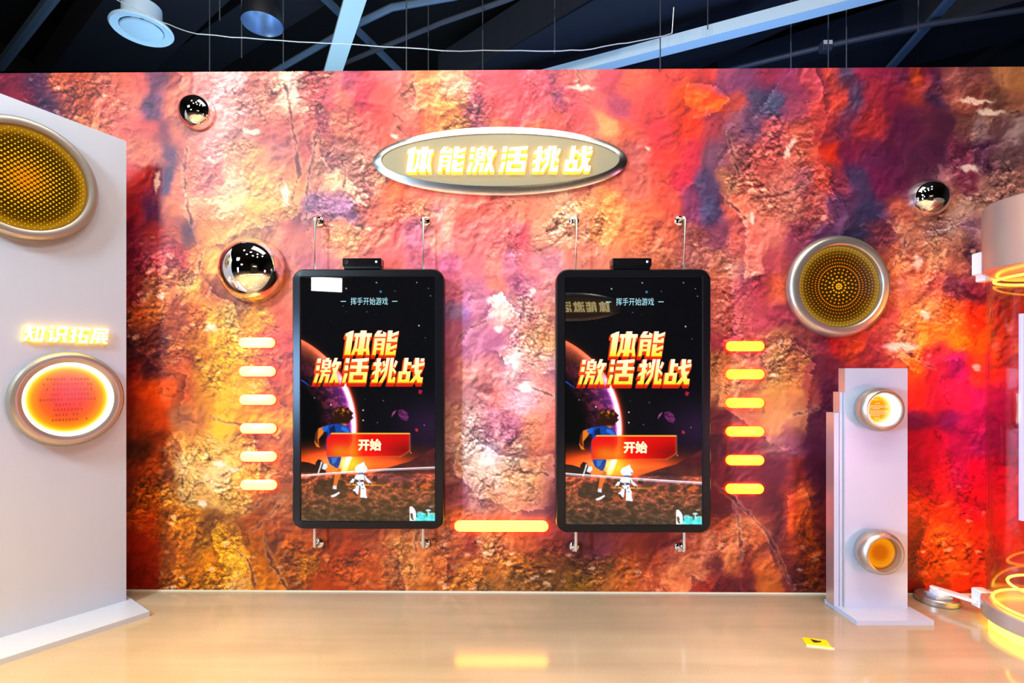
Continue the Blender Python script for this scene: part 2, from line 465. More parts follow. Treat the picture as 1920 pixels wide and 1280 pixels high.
# ------------------------------------------------------------------ printed rock mural on the back wall, some lamp glow in its colours
WY = 2.6
WTOP = 2.599
MURAL = {  # rock print colours, with yellow and red lamp glow partly painted in
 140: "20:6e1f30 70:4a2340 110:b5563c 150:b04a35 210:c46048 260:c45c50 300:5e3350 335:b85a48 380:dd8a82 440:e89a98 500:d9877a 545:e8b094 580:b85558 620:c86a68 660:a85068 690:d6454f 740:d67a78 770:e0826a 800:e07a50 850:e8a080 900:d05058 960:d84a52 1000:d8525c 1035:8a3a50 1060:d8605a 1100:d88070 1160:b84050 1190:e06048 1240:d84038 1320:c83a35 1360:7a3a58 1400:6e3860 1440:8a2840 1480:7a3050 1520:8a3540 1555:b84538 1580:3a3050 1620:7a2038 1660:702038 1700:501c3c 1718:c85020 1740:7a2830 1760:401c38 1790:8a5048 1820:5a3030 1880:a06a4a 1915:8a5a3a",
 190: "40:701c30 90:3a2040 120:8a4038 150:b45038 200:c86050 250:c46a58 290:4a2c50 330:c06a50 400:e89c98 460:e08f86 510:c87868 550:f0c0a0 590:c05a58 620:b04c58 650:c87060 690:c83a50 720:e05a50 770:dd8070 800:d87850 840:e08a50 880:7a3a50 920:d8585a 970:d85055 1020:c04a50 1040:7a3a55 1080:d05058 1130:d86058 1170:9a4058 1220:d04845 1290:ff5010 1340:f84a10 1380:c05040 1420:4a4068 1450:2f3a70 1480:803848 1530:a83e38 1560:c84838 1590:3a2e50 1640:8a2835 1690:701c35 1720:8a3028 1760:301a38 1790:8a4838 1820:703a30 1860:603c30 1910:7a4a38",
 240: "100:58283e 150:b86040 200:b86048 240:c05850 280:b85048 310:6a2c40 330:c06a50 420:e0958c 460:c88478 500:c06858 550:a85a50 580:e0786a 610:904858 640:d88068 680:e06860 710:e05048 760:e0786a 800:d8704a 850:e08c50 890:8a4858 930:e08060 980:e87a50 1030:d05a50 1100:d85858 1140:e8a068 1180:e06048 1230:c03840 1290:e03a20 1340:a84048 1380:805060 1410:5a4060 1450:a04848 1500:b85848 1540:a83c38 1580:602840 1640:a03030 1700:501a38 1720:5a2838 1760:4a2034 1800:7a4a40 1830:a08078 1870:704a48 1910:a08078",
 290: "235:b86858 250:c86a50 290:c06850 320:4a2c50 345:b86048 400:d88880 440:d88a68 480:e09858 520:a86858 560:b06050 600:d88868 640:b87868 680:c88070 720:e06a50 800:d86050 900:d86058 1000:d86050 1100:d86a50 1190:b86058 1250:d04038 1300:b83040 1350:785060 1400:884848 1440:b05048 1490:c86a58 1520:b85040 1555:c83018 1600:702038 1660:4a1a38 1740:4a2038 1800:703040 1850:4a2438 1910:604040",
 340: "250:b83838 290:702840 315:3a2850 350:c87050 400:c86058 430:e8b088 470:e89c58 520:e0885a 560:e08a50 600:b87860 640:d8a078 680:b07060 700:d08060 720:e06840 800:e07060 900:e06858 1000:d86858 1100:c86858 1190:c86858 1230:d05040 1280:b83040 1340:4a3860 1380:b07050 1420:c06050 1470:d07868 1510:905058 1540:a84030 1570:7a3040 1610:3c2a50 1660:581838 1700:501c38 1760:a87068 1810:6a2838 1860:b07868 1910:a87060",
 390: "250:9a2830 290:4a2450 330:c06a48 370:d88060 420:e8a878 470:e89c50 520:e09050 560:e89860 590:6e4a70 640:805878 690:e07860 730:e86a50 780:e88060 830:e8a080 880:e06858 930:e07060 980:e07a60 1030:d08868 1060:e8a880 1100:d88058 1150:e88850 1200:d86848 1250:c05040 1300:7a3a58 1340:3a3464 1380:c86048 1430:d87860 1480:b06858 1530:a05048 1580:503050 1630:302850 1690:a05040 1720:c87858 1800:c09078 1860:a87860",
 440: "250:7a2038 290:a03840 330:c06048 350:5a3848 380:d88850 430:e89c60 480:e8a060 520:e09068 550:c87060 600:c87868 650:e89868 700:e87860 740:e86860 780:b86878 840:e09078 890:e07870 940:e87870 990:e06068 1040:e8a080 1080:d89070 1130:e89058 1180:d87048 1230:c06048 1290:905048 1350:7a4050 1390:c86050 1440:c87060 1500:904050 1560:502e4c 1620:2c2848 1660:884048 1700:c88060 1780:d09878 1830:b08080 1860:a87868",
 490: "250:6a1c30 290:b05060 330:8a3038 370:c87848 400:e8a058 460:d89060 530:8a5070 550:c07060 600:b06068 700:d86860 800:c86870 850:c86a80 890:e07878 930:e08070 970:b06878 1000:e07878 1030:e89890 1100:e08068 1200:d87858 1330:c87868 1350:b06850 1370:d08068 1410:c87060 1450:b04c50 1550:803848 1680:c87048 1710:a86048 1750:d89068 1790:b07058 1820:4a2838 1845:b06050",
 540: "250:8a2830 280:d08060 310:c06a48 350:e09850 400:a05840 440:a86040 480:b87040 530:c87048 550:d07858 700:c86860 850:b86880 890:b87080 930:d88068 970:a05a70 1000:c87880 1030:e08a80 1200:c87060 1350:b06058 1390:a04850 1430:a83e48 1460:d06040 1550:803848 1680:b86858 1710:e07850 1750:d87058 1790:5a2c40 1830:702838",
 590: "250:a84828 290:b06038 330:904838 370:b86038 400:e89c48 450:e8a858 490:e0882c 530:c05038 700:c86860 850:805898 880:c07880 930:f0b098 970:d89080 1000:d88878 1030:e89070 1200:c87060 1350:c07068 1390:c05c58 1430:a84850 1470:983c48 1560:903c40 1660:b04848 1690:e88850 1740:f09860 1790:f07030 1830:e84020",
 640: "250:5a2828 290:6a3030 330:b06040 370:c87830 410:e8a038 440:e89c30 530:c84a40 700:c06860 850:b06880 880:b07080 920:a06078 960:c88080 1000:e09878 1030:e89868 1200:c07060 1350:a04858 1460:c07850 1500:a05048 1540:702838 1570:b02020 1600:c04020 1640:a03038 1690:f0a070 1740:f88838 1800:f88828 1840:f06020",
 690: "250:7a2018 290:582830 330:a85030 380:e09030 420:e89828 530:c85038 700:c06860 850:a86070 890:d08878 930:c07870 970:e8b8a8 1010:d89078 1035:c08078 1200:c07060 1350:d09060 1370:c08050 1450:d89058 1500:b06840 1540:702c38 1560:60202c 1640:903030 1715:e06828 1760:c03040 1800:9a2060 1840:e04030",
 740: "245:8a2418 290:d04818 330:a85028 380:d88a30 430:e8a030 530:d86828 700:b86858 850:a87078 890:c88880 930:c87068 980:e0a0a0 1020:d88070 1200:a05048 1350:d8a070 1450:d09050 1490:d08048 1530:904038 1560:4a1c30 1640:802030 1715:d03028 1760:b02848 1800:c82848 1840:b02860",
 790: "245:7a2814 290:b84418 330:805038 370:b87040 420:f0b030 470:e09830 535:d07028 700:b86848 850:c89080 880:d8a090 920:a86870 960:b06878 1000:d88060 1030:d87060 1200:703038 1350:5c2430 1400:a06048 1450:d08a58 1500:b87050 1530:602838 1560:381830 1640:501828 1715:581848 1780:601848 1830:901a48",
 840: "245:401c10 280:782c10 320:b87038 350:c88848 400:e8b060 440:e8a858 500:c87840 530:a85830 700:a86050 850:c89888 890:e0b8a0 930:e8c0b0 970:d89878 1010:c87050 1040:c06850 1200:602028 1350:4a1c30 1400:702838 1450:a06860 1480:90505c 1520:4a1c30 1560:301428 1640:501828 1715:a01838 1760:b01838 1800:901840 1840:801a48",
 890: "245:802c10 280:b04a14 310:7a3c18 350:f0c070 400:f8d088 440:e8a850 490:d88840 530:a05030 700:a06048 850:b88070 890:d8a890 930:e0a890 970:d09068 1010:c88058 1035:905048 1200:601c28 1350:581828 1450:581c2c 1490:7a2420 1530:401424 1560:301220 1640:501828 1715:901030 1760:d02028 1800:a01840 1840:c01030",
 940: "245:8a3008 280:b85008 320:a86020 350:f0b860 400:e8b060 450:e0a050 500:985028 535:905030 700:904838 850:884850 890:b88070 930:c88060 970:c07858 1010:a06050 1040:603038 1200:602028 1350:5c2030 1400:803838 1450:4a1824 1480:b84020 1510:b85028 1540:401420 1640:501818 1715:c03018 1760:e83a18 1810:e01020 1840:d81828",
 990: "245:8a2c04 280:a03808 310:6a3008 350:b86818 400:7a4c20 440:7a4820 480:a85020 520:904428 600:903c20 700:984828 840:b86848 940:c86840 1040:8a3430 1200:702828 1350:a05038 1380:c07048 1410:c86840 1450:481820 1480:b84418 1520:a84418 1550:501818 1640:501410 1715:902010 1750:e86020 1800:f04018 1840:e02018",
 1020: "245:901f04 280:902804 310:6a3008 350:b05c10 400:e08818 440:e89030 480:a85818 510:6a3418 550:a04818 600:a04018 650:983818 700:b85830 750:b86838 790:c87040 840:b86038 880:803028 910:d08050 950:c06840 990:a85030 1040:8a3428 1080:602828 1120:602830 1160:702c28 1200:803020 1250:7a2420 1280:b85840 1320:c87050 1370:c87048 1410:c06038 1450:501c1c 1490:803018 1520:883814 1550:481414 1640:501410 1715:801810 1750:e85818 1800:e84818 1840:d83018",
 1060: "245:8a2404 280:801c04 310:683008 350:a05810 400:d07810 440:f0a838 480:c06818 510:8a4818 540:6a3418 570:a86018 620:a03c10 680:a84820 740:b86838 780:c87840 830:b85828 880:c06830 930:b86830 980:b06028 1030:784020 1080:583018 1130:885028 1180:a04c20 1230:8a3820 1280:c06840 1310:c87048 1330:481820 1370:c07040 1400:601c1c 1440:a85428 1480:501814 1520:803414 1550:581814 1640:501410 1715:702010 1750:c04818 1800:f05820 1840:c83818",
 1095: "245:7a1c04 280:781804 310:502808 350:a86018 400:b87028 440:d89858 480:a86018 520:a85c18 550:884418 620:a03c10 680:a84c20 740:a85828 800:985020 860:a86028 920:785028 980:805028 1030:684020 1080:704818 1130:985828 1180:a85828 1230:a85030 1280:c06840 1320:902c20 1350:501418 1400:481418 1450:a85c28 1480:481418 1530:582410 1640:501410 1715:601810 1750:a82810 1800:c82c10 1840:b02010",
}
# rough, chipped stretches of the printed rock: x, y, rx, ry (photo coordinates), strength
CHIPS = [(120, 170, 70, 60, 1), (180, 240, 70, 60, .8), (480, 180, 90, 60, .8), (590, 190, 40, 60, 1), (640, 320, 60, 90, 1),
         (860, 190, 60, 60, 1), (800, 180, 50, 40, .7), (1050, 170, 70, 40, .7), (430, 330, 70, 100, .6), (470, 390, 90, 60, .7),
         (660, 420, 70, 40, .7), (760, 400, 60, 40, .8), (1100, 430, 70, 50, 1), (960, 460, 50, 40, .6), (1000, 620, 60, 90, .9),
         (1450, 300, 70, 110, 1), (1500, 370, 80, 60, .9), (1370, 540, 60, 90, .9), (1420, 690, 110, 60, 1), (1740, 470, 110, 70, .7),
         (1740, 610, 100, 80, .7), (1850, 330, 90, 60, .8), (300, 580, 90, 110, 1), (430, 640, 100, 90, 1), (320, 930, 60, 100, 1),
         (420, 890, 110, 70, .9), (380, 1060, 90, 60, 1.2), (930, 850, 90, 90, .9), (880, 1040, 80, 60, 1), (1040, 1070, 110, 50, 1.2),
         (700, 1060, 90, 50, .7), (1180, 1080, 70, 40, .9), (1530, 1060, 50, 60, 1.1), (1350, 1030, 60, 60, .5), (1780, 1000, 80, 80, 1),
         (1000, 330, 90, 60, .4), (1760, 930, 60, 60, .6), (570, 1060, 50, 50, .8), (1260, 470, 80, 60, .5)]
# printed crevices (x, y polylines) and pale chips
CRACKS = [([(575, 420), (577, 330), (590, 290), (592, 250)], 3), ([(1375, 930), (1385, 980), (1390, 1045)], 3), ([(330, 555), (372, 510), (380, 470)], 3),
          ([(545, 380), (560, 330), (556, 270), (545, 210), (535, 160)], 4), ([(1365, 250), (1385, 330), (1362, 375), (1400, 410)], 3),
          ([(350, 280), (345, 330), (350, 380), (360, 420)], 4), ([(460, 960), (500, 935), (540, 930), (470, 1000)], 3),
          ([(453, 1040), (470, 1060), (478, 1100)], 3), ([(345, 940), (370, 905), (400, 900), (480, 860)], 3), ([(495, 1010), (510, 1060), (540, 1105)], 4),
          ([(300, 840), (330, 850), (345, 880), (340, 925)], 3), ([(400, 785), (470, 800), (500, 815)], 3), ([(850, 650), (870, 620), (910, 600)], 2),
          ([(1480, 780), (1520, 770), (1530, 765)], 3), ([(1330, 900), (1370, 930), (1440, 1000), (1480, 1090)], 3), ([(1690, 470), (1720, 450), (1760, 440)], 3),
          ([(1660, 520), (1690, 480), (1700, 440)], 3), ([(1750, 690), (1700, 660), (1660, 640)], 3), ([(1420, 370), (1470, 365), (1520, 340)], 4),
          ([(1820, 260), (1870, 220), (1920, 205)], 3), ([(990, 720), (1020, 735), (1040, 745)], 3), ([(900, 900), (960, 880), (1030, 890)], 3),
          ([(640, 300), (650, 320), (645, 350)], 3), ([(780, 930), (785, 980), (778, 1030)], 3)]
PALE = [(1475, 285, 5, 14), (1484, 268, 6, 10), (966, 685, 6, 11), (985, 726, 18, 9), (998, 548, 7, 10), (553, 175, 8, 22), (535, 365, 7, 25), (470, 247, 20, 7),
        (1720, 492, 9, 18), (1736, 590, 10, 9), (1830, 690, 9, 7), (300, 555, 8, 9), (395, 615, 14, 8), (540, 1, 3, 3), (925, 562, 14, 8), (910, 865, 18, 10),
        (935, 615, 10, 6), (1830, 190, 40, 5), (1858, 210, 30, 5), (1815, 315, 22, 7), (1216, 280, 6, 4), (1090, 165, 30, 6), (412, 870, 12, 8), (380, 945, 9, 7),
        (295, 340, 5, 24), (1410, 410, 4, 14), (440, 880, 10, 5), (1690, 650, 40, 8), (690, 430, 4, 3), (740, 255, 8, 6)]


# outlines of the larger rock faces in the print
FACES = [[(1490, 125), (1440, 180), (1400, 250), (1360, 300), (1345, 350), (1385, 395), (1400, 440), (1390, 520), (1480, 500), (1560, 470), (1600, 420), (1560, 360), (1530, 300), (1545, 230), (1530, 125)],
         [(300, 800), (345, 850), (345, 890), (340, 935), (400, 945), (450, 930), (485, 925), (490, 880), (480, 800), (400, 790)],
         [(1240, 1040), (1290, 1010), (1340, 985), (1375, 955), (1400, 960), (1430, 1000), (1455, 1060), (1480, 1105), (1390, 1120), (1385, 1060), (1340, 1100), (1300, 1070), (1290, 1120), (1250, 1120)],
         [(862, 650), (880, 620), (905, 600), (915, 565), (935, 555), (950, 580), (975, 605), (1040, 600), (1045, 700), (980, 705), (930, 660), (900, 640)],
         [(240, 600), (255, 560), (290, 540), (330, 545), (380, 520), (400, 545), (440, 560), (460, 600), (480, 690), (530, 760), (530, 830), (460, 790), (400, 780), (330, 780), (345, 710), (290, 680), (240, 640)],
         [(1650, 500), (1690, 470), (1720, 440), (1790, 430), (1860, 440), (1870, 560), (1760, 520), (1700, 560), (1650, 560)],
         [(1600, 630), (1640, 645), (1690, 680), (1720, 700), (1855, 665), (1855, 560), (1760, 545), (1690, 580), (1640, 600)],
         [(855, 790), (900, 830), (990, 860), (1040, 850), (1040, 940), (960, 950), (900, 930), (850, 900)],
         [(1345, 700), (1420, 660), (1480, 640), (1530, 690), (1515, 760), (1510, 830), (1470, 850), (1440, 830), (1400, 790), (1345, 760)],
         [(570, 425), (575, 340), (595, 280), (620, 310), (660, 340), (690, 360), (640, 400)],
         [(335, 125), (345, 200), (340, 260), (360, 330), (350, 400), (370, 470), (460, 440), (540, 420), (570, 400), (580, 300), (560, 200), (540, 125)],
         [(1640, 400), (1700, 370), (1760, 340), (1800, 290), (1870, 270), (1940, 250), (1940, 390), (1850, 410), (1760, 440), (1690, 440)],
         [(420, 1112), (415, 1060), (395, 1020), (400, 985), (440, 975), (455, 1010), (470, 1060), (480, 1112)], [(1475, 940), (1510, 915), (1520, 960), (1500, 1010), (1470, 1000)],
         [(1285, 160), (1345, 150), (1370, 180), (1340, 215), (1300, 225), (1280, 200)], 
         [(760, 1112), (740, 1040), (700, 1000), (720, 985), (800, 1000), (840, 1040), (830, 1112)], [(1740, 1112), (1720, 1040), (1740, 960), (1800, 930), (1850, 960), (1850, 1112)]]


def paint_mural():
    x0, x1, y0, y1, st_ = -140.0, 2080.0, 131.0, 1112.0, 2.4
    nx, ny = int((x1 - x0) / st_) + 1, int((y1 - y0) / st_) + 1
    gx, gy = np.meshgrid(np.linspace(x0, x1, nx), np.linspace(y0, y1, ny))
    pts, cols = [], []
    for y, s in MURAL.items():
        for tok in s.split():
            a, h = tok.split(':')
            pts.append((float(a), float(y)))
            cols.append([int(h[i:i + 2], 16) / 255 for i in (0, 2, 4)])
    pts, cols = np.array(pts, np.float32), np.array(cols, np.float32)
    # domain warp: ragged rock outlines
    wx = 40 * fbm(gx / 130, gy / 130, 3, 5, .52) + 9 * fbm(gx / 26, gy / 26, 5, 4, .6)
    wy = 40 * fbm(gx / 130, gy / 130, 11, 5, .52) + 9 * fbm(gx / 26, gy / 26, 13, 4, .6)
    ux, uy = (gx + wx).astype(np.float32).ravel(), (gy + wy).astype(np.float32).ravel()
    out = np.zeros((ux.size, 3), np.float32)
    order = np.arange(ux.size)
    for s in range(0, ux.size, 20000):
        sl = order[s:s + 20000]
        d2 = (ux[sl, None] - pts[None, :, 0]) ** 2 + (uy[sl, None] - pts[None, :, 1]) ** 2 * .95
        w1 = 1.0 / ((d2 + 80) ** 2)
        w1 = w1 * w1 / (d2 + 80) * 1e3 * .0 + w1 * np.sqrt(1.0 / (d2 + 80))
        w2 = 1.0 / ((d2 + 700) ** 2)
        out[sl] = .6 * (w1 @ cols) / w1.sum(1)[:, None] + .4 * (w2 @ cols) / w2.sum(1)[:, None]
    c = out.reshape(ny, nx, 3).astype(np.float64)
    chip = np.zeros_like(gx)
    for (a, b, rx, ry, k) in CHIPS:
        d = np.hypot((gx + wx * 1.6 - a) / rx, (gy + wy * 1.6 - b) / ry)
        chip = np.maximum(chip, k * np.clip((1.35 - d) * 1.6, 0, 1))
    patch = np.clip(.5 + 2.2 * fbm(gx / 60, gy / 60, 71, 4, .55), 0, 1)
    chip = np.clip(chip * (.35 + .75 * patch), 0, 1.1)

    def emboss(h, kx, ky):
        e = -(np.gradient(h, axis=1) * kx + np.gradient(h, axis=0) * ky)
        return np.tanh(e / (1.3 * e.std()))
    # relief of the photographed cliff, lit from the upper left
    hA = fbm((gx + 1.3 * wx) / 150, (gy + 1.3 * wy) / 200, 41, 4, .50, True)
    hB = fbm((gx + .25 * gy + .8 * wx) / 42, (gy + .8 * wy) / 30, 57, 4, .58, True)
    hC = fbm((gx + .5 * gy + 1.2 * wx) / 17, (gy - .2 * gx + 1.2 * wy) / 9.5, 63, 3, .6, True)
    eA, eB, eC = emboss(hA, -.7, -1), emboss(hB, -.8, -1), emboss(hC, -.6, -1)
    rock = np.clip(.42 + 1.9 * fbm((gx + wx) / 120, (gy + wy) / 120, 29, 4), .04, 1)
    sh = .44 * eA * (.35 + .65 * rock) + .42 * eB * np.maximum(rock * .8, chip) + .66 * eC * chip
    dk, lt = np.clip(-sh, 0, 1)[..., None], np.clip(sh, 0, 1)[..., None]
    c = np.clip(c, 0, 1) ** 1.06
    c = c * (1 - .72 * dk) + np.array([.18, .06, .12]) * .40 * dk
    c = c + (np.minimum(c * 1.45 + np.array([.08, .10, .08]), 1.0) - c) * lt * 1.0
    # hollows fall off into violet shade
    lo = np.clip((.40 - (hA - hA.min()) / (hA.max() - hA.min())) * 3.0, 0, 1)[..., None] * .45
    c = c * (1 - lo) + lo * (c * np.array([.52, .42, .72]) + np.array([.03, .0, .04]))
    fxj, fyj = gx + 1.0 * wx * .6 + 6 * fbm(gx / 14, gy / 14, 83, 3), gy + wy * .6 + 6 * fbm(gx / 14, gy / 14, 87, 3)
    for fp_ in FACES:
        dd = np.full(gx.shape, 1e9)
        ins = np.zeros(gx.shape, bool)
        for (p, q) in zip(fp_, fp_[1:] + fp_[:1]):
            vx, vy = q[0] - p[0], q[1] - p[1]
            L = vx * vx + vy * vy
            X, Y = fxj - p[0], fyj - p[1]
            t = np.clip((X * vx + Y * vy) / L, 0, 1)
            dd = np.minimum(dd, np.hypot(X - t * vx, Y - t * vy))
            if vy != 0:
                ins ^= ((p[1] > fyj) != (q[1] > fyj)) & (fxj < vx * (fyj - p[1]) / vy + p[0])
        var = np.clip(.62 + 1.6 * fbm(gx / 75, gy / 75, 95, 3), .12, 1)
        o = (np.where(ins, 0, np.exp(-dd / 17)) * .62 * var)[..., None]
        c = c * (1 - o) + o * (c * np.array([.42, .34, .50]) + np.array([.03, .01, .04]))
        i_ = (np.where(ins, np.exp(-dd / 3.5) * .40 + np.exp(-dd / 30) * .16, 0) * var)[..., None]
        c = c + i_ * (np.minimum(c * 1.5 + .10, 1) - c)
    # broken plates with fine cracks between them
    f1, f2, cid = worley((gx + .6 * wx + .3 * gy) / 19, (gy + .6 * wy) / 11, 77)
    edge = np.clip(1 - (f2 - f1) / .20, 0, 1) * np.clip(chip * 1.2 - .15, 0, 1)
    c = c * (1 - .5 * edge[..., None]) * (1 + (.30 * (cid - .5) * np.clip(chip, 0, 1))[..., None])
    f1b, f2b, cidb = worley((gx + 2.2 * wx) / 85, (gy + 2.2 * wy) / 95, 91)
    brk = np.clip(1.6 * fbm(gx / 60, gy / 60, 8, 3) + .15, 0, 1)
    edgeb = np.clip(1 - (f2b - f1b) / .035, 0, 1) * brk
    c = c * (1 - .55 * edgeb[..., None]) * (1 + .16 * (cidb - .5)[..., None])
    # pale grains
    g = ((cid > .90) & (f1 < .30)) * np.clip(chip, 0, 1) * .6
    c = c * (1 - g[..., None]) + g[..., None] * np.array([.98, .80, .64])
    jx, jy = 7 * fbm(gx / 16, gy / 16, 33, 4, .6), 7 * fbm(gx / 16, gy / 16, 37, 4, .6)
    for poly, wd in CRACKS:
        dd = np.full(gx.shape, 1e9)
        tt = 0
        for i, (p, q) in enumerate(zip(poly[:-1], poly[1:])):
            vx, vy = q[0] - p[0], q[1] - p[1]
            L = vx * vx + vy * vy
            X, Y = gx + jx - p[0], gy + jy - p[1]
            t = np.clip((X * vx + Y * vy) / L, 0, 1)
            dd = np.minimum(dd, np.hypot(X - t * vx, Y - t * vy))
        ww = wd * np.clip(.5 + 1.1 * fbm(gx / 22, gy / 22, 49, 3), .12, 1.2)
        k = np.clip(1.35 - dd / ww, 0, 1)[..., None] * .7
        c = c * (1 - k) + k * np.array([.20, .09, .12])
        k2 = (np.exp(-((dd - ww * 1.9) / 2.2) ** 2) * .22)[..., None]
        c = c + k2 * (np.array([.98, .78, .62]) - c)
    for (a, b, rx, ry) in PALE:
        d = np.hypot((gx + jx * 1.3 - a) / rx, (gy + jy * 1.3 - b) / ry)
        k = np.clip((1.1 - d) * 2.2, 0, 1)[..., None] * .75
        c = c * (1 - k) + k * np.array([1.0, .86, .76])
    # keep the blues of the print muted
    m = c.mean(-1, keepdims=True)
    blue = np.clip((c[..., 2] - c[..., 0] * .86) * 5, 0, 1)[..., None]
    c = m + (c - m) * (1.20 - .60 * blue)
    pur = np.clip((c[..., 2] - np.maximum(c[..., 1], c[..., 0] * .52)) * 4, 0, 1)
    c[..., 2] -= pur * .30 * (c[..., 2] - c[..., 1])
    yel = np.clip((c[..., 1] - c[..., 0] * .68) * 5, 0, 1) * np.clip((c[..., 0] - c[..., 2]) * 3 - .9, 0, 1)
    c[..., 1] -= yel * .26 * c[..., 1]
    c = to_lin(np.clip(c, 0.012, 1.0))
    q = (gx - CX) / F
    d = WY / (ct + q * st)
    X = q * d * ct - d * st
    Z = CAMZ + (CY - gy) / F * d
    Z[0, :] = WTOP
    Z[-1, :] = 0.0
    verts = np.stack([X, np.full_like(X, WY), Z], -1).reshape(-1, 3)
    rgba = np.concatenate([c, np.clip(chip, 0, 1)[..., None]], -1).reshape(-1, 4)
    return verts, grid_faces(nx, ny), rgba, X[:, 0].mean(), X[:, -1].mean()


def mural_material():
    m = bpy.data.materials.new('rock_print_with_glow')
    m.use_nodes = True
    nt = m.node_tree
    b = nt.nodes['Principled BSDF']
    b.inputs['Roughness'].default_value = 0.42
    b.inputs['Specular IOR Level'].default_value = 0.25
    a = nt.nodes.new('ShaderNodeAttribute')
    a.attribute_name = 'Col'
    tc = nt.nodes.new('ShaderNodeTexCoord')

    def noise(off, scale, sx):
        mp = nt.nodes.new('ShaderNodeMapping')
        mp.inputs['Location'].default_value = off
        mp.inputs['Scale'].default_value = sx
        nt.links.new(tc.outputs['Object'], mp.inputs[0])
        n = nt.nodes.new('ShaderNodeTexNoise')
        n.inputs['Scale'].default_value = scale
        n.inputs['Detail'].default_value = 6
        n.inputs['Roughness'].default_value = 0.62
        n.inputs['Distortion'].default_value = 0.6
        nt.links.new(mp.outputs[0], n.inputs['Vector'])
        return n

    def math_(op, x, y):
        n = nt.nodes.new('ShaderNodeMath')
        n.operation = op
        for i, v in enumerate((x, y)):
            if isinstance(v, (int, float)):
                n.inputs[i].default_value = v
            else:
                nt.links.new(v, n.inputs[i])
        return n.outputs[0]
    n1 = noise((0, 0, 0), 22, (1, 1, 1.35))
    n2 = noise((0.0035, 0, 0.006), 22, (1, 1, 1.35))
    dif = math_('SUBTRACT', n1.outputs['Fac'], n2.outputs['Fac'])
    rough = noise((3, 0, 1), 3.2, (1, 1, 1))
    amt = math_('ADD', math_('MULTIPLY', a.outputs['Alpha'], 5.5), math_('MULTIPLY', math_('MAXIMUM', math_('SUBTRACT', rough.outputs['Fac'], 0.46), 0.0), 11.0))
    k = math_('ADD', math_('MULTIPLY', dif, amt), 1.0)
    k = math_('MINIMUM', math_('MAXIMUM', k, 0.55), 1.5)
    sc = nt.nodes.new('ShaderNodeVectorMath')
    sc.operation = 'SCALE'
    nt.links.new(a.outputs['Color'], sc.inputs[0])
    nt.links.new(k, sc.inputs['Scale'])
    nt.links.new(sc.outputs[0], b.inputs['Base Color'])
    return m


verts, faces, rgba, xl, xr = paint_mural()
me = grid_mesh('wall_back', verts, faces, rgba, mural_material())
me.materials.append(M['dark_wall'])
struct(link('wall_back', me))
b = MB()
b.box(xl, xr, WY + 0.004, WY + 0.12, 0, WTOP - 0.002, M['dark_wall'])
b.box(-4.6, xl - 0.002, WY, WY + 0.12, 0, WTOP, M['dark_wall'])
b.box(xr + 0.002, 4.6, WY, WY + 0.12, 0, WTOP, M['dark_wall'])
struct(b.build('wall_core'))
b = MB()
b.box(xl, xr, WY - 0.004, WY - 0.0005, 0, 0.008, M['caulk'])
struct(b.build('baseboard_back'))


# ------------------------------------------------------------------ floor, ceiling and the dark hall around
def floor_material():
    m = bpy.data.materials.new('polished_beige_terrazzo')
    m.use_nodes = True
    nt = m.node_tree
    b = nt.nodes['Principled BSDF']
    tc = nt.nodes.new('ShaderNodeTexCoord')

    def nz(scale, detail):
        n = nt.nodes.new('ShaderNodeTexNoise')
        n.inputs['Scale'].default_value = scale
        n.inputs['Detail'].default_value = detail
        nt.links.new(tc.outputs['Object'], n.inputs['Vector'])
        return n

    def ramp(src, stops):
        r = nt.nodes.new('ShaderNodeValToRGB')
        r.color_ramp.elements[0].position, r.color_ramp.elements[0].color = stops[0]
        r.color_ramp.elements[1].position, r.color_ramp.elements[1].color = stops[-1]
        for p, c in stops[1:-1]:
            e = r.color_ramp.elements.new(p)
            e.color = c
        nt.links.new(src, r.inputs[0])
        return r.outputs[0]

    def mul(a_, b_, f=1.0):
        x = nt.nodes.new('ShaderNodeMix')
        x.data_type = 'RGBA'
        x.blend_type = 'MULTIPLY'
        x.inputs[0].default_value = f
        nt.links.new(a_, x.inputs[6])
        nt.links.new(b_, x.inputs[7])
        return x.outputs[2]
    big = ramp(nz(1.6, 5).outputs['Fac'], [(0.3, (0.30, 0.225, 0.135, 1)), (0.7, (0.39, 0.295, 0.185, 1))])
    speck = ramp(nz(260, 2).outputs['Fac'], [(0.30, (0.78, 0.74, 0.68, 1)), (0.42, (1, 1, 1, 1)), (0.75, (1.1, 1.1, 1.1, 1))])
    mp = nt.nodes.new('ShaderNodeMapping')
    mp.inputs['Rotation'].default_value = (0, 0, R(-24))
    mp.inputs['Scale'].default_value = (0.35, 5, 1)
    nt.links.new(tc.outputs['Object'], mp.inputs[0])
    scr = nt.nodes.new('ShaderNodeTexNoise')
    scr.inputs['Scale'].default_value = 2.2
    scr.inputs['Detail'].default_value = 5
    nt.links.new(mp.outputs[0], scr.inputs['Vector'])
    stre = ramp(scr.outputs['Fac'], [(0.35, (0.9, 0.89, 0.88, 1)), (0.55, (1, 1, 1, 1)), (0.72, (1.06, 1.06, 1.06, 1))])
    c = mul(mul(big, speck), stre)
    nt.links.new(c, b.inputs['Base Color'])
    r = nt.nodes.new('ShaderNodeMapRange')
    r.inputs['To Min'].default_value = 0.07
    r.inputs['To Max'].default_value = 0.16
    nt.links.new(scr.outputs['Fac'], r.inputs[0])
    nt.links.new(r.outputs[0], b.inputs['Roughness'])
    b.inputs['Specular IOR Level'].default_value = 0.5
    return m


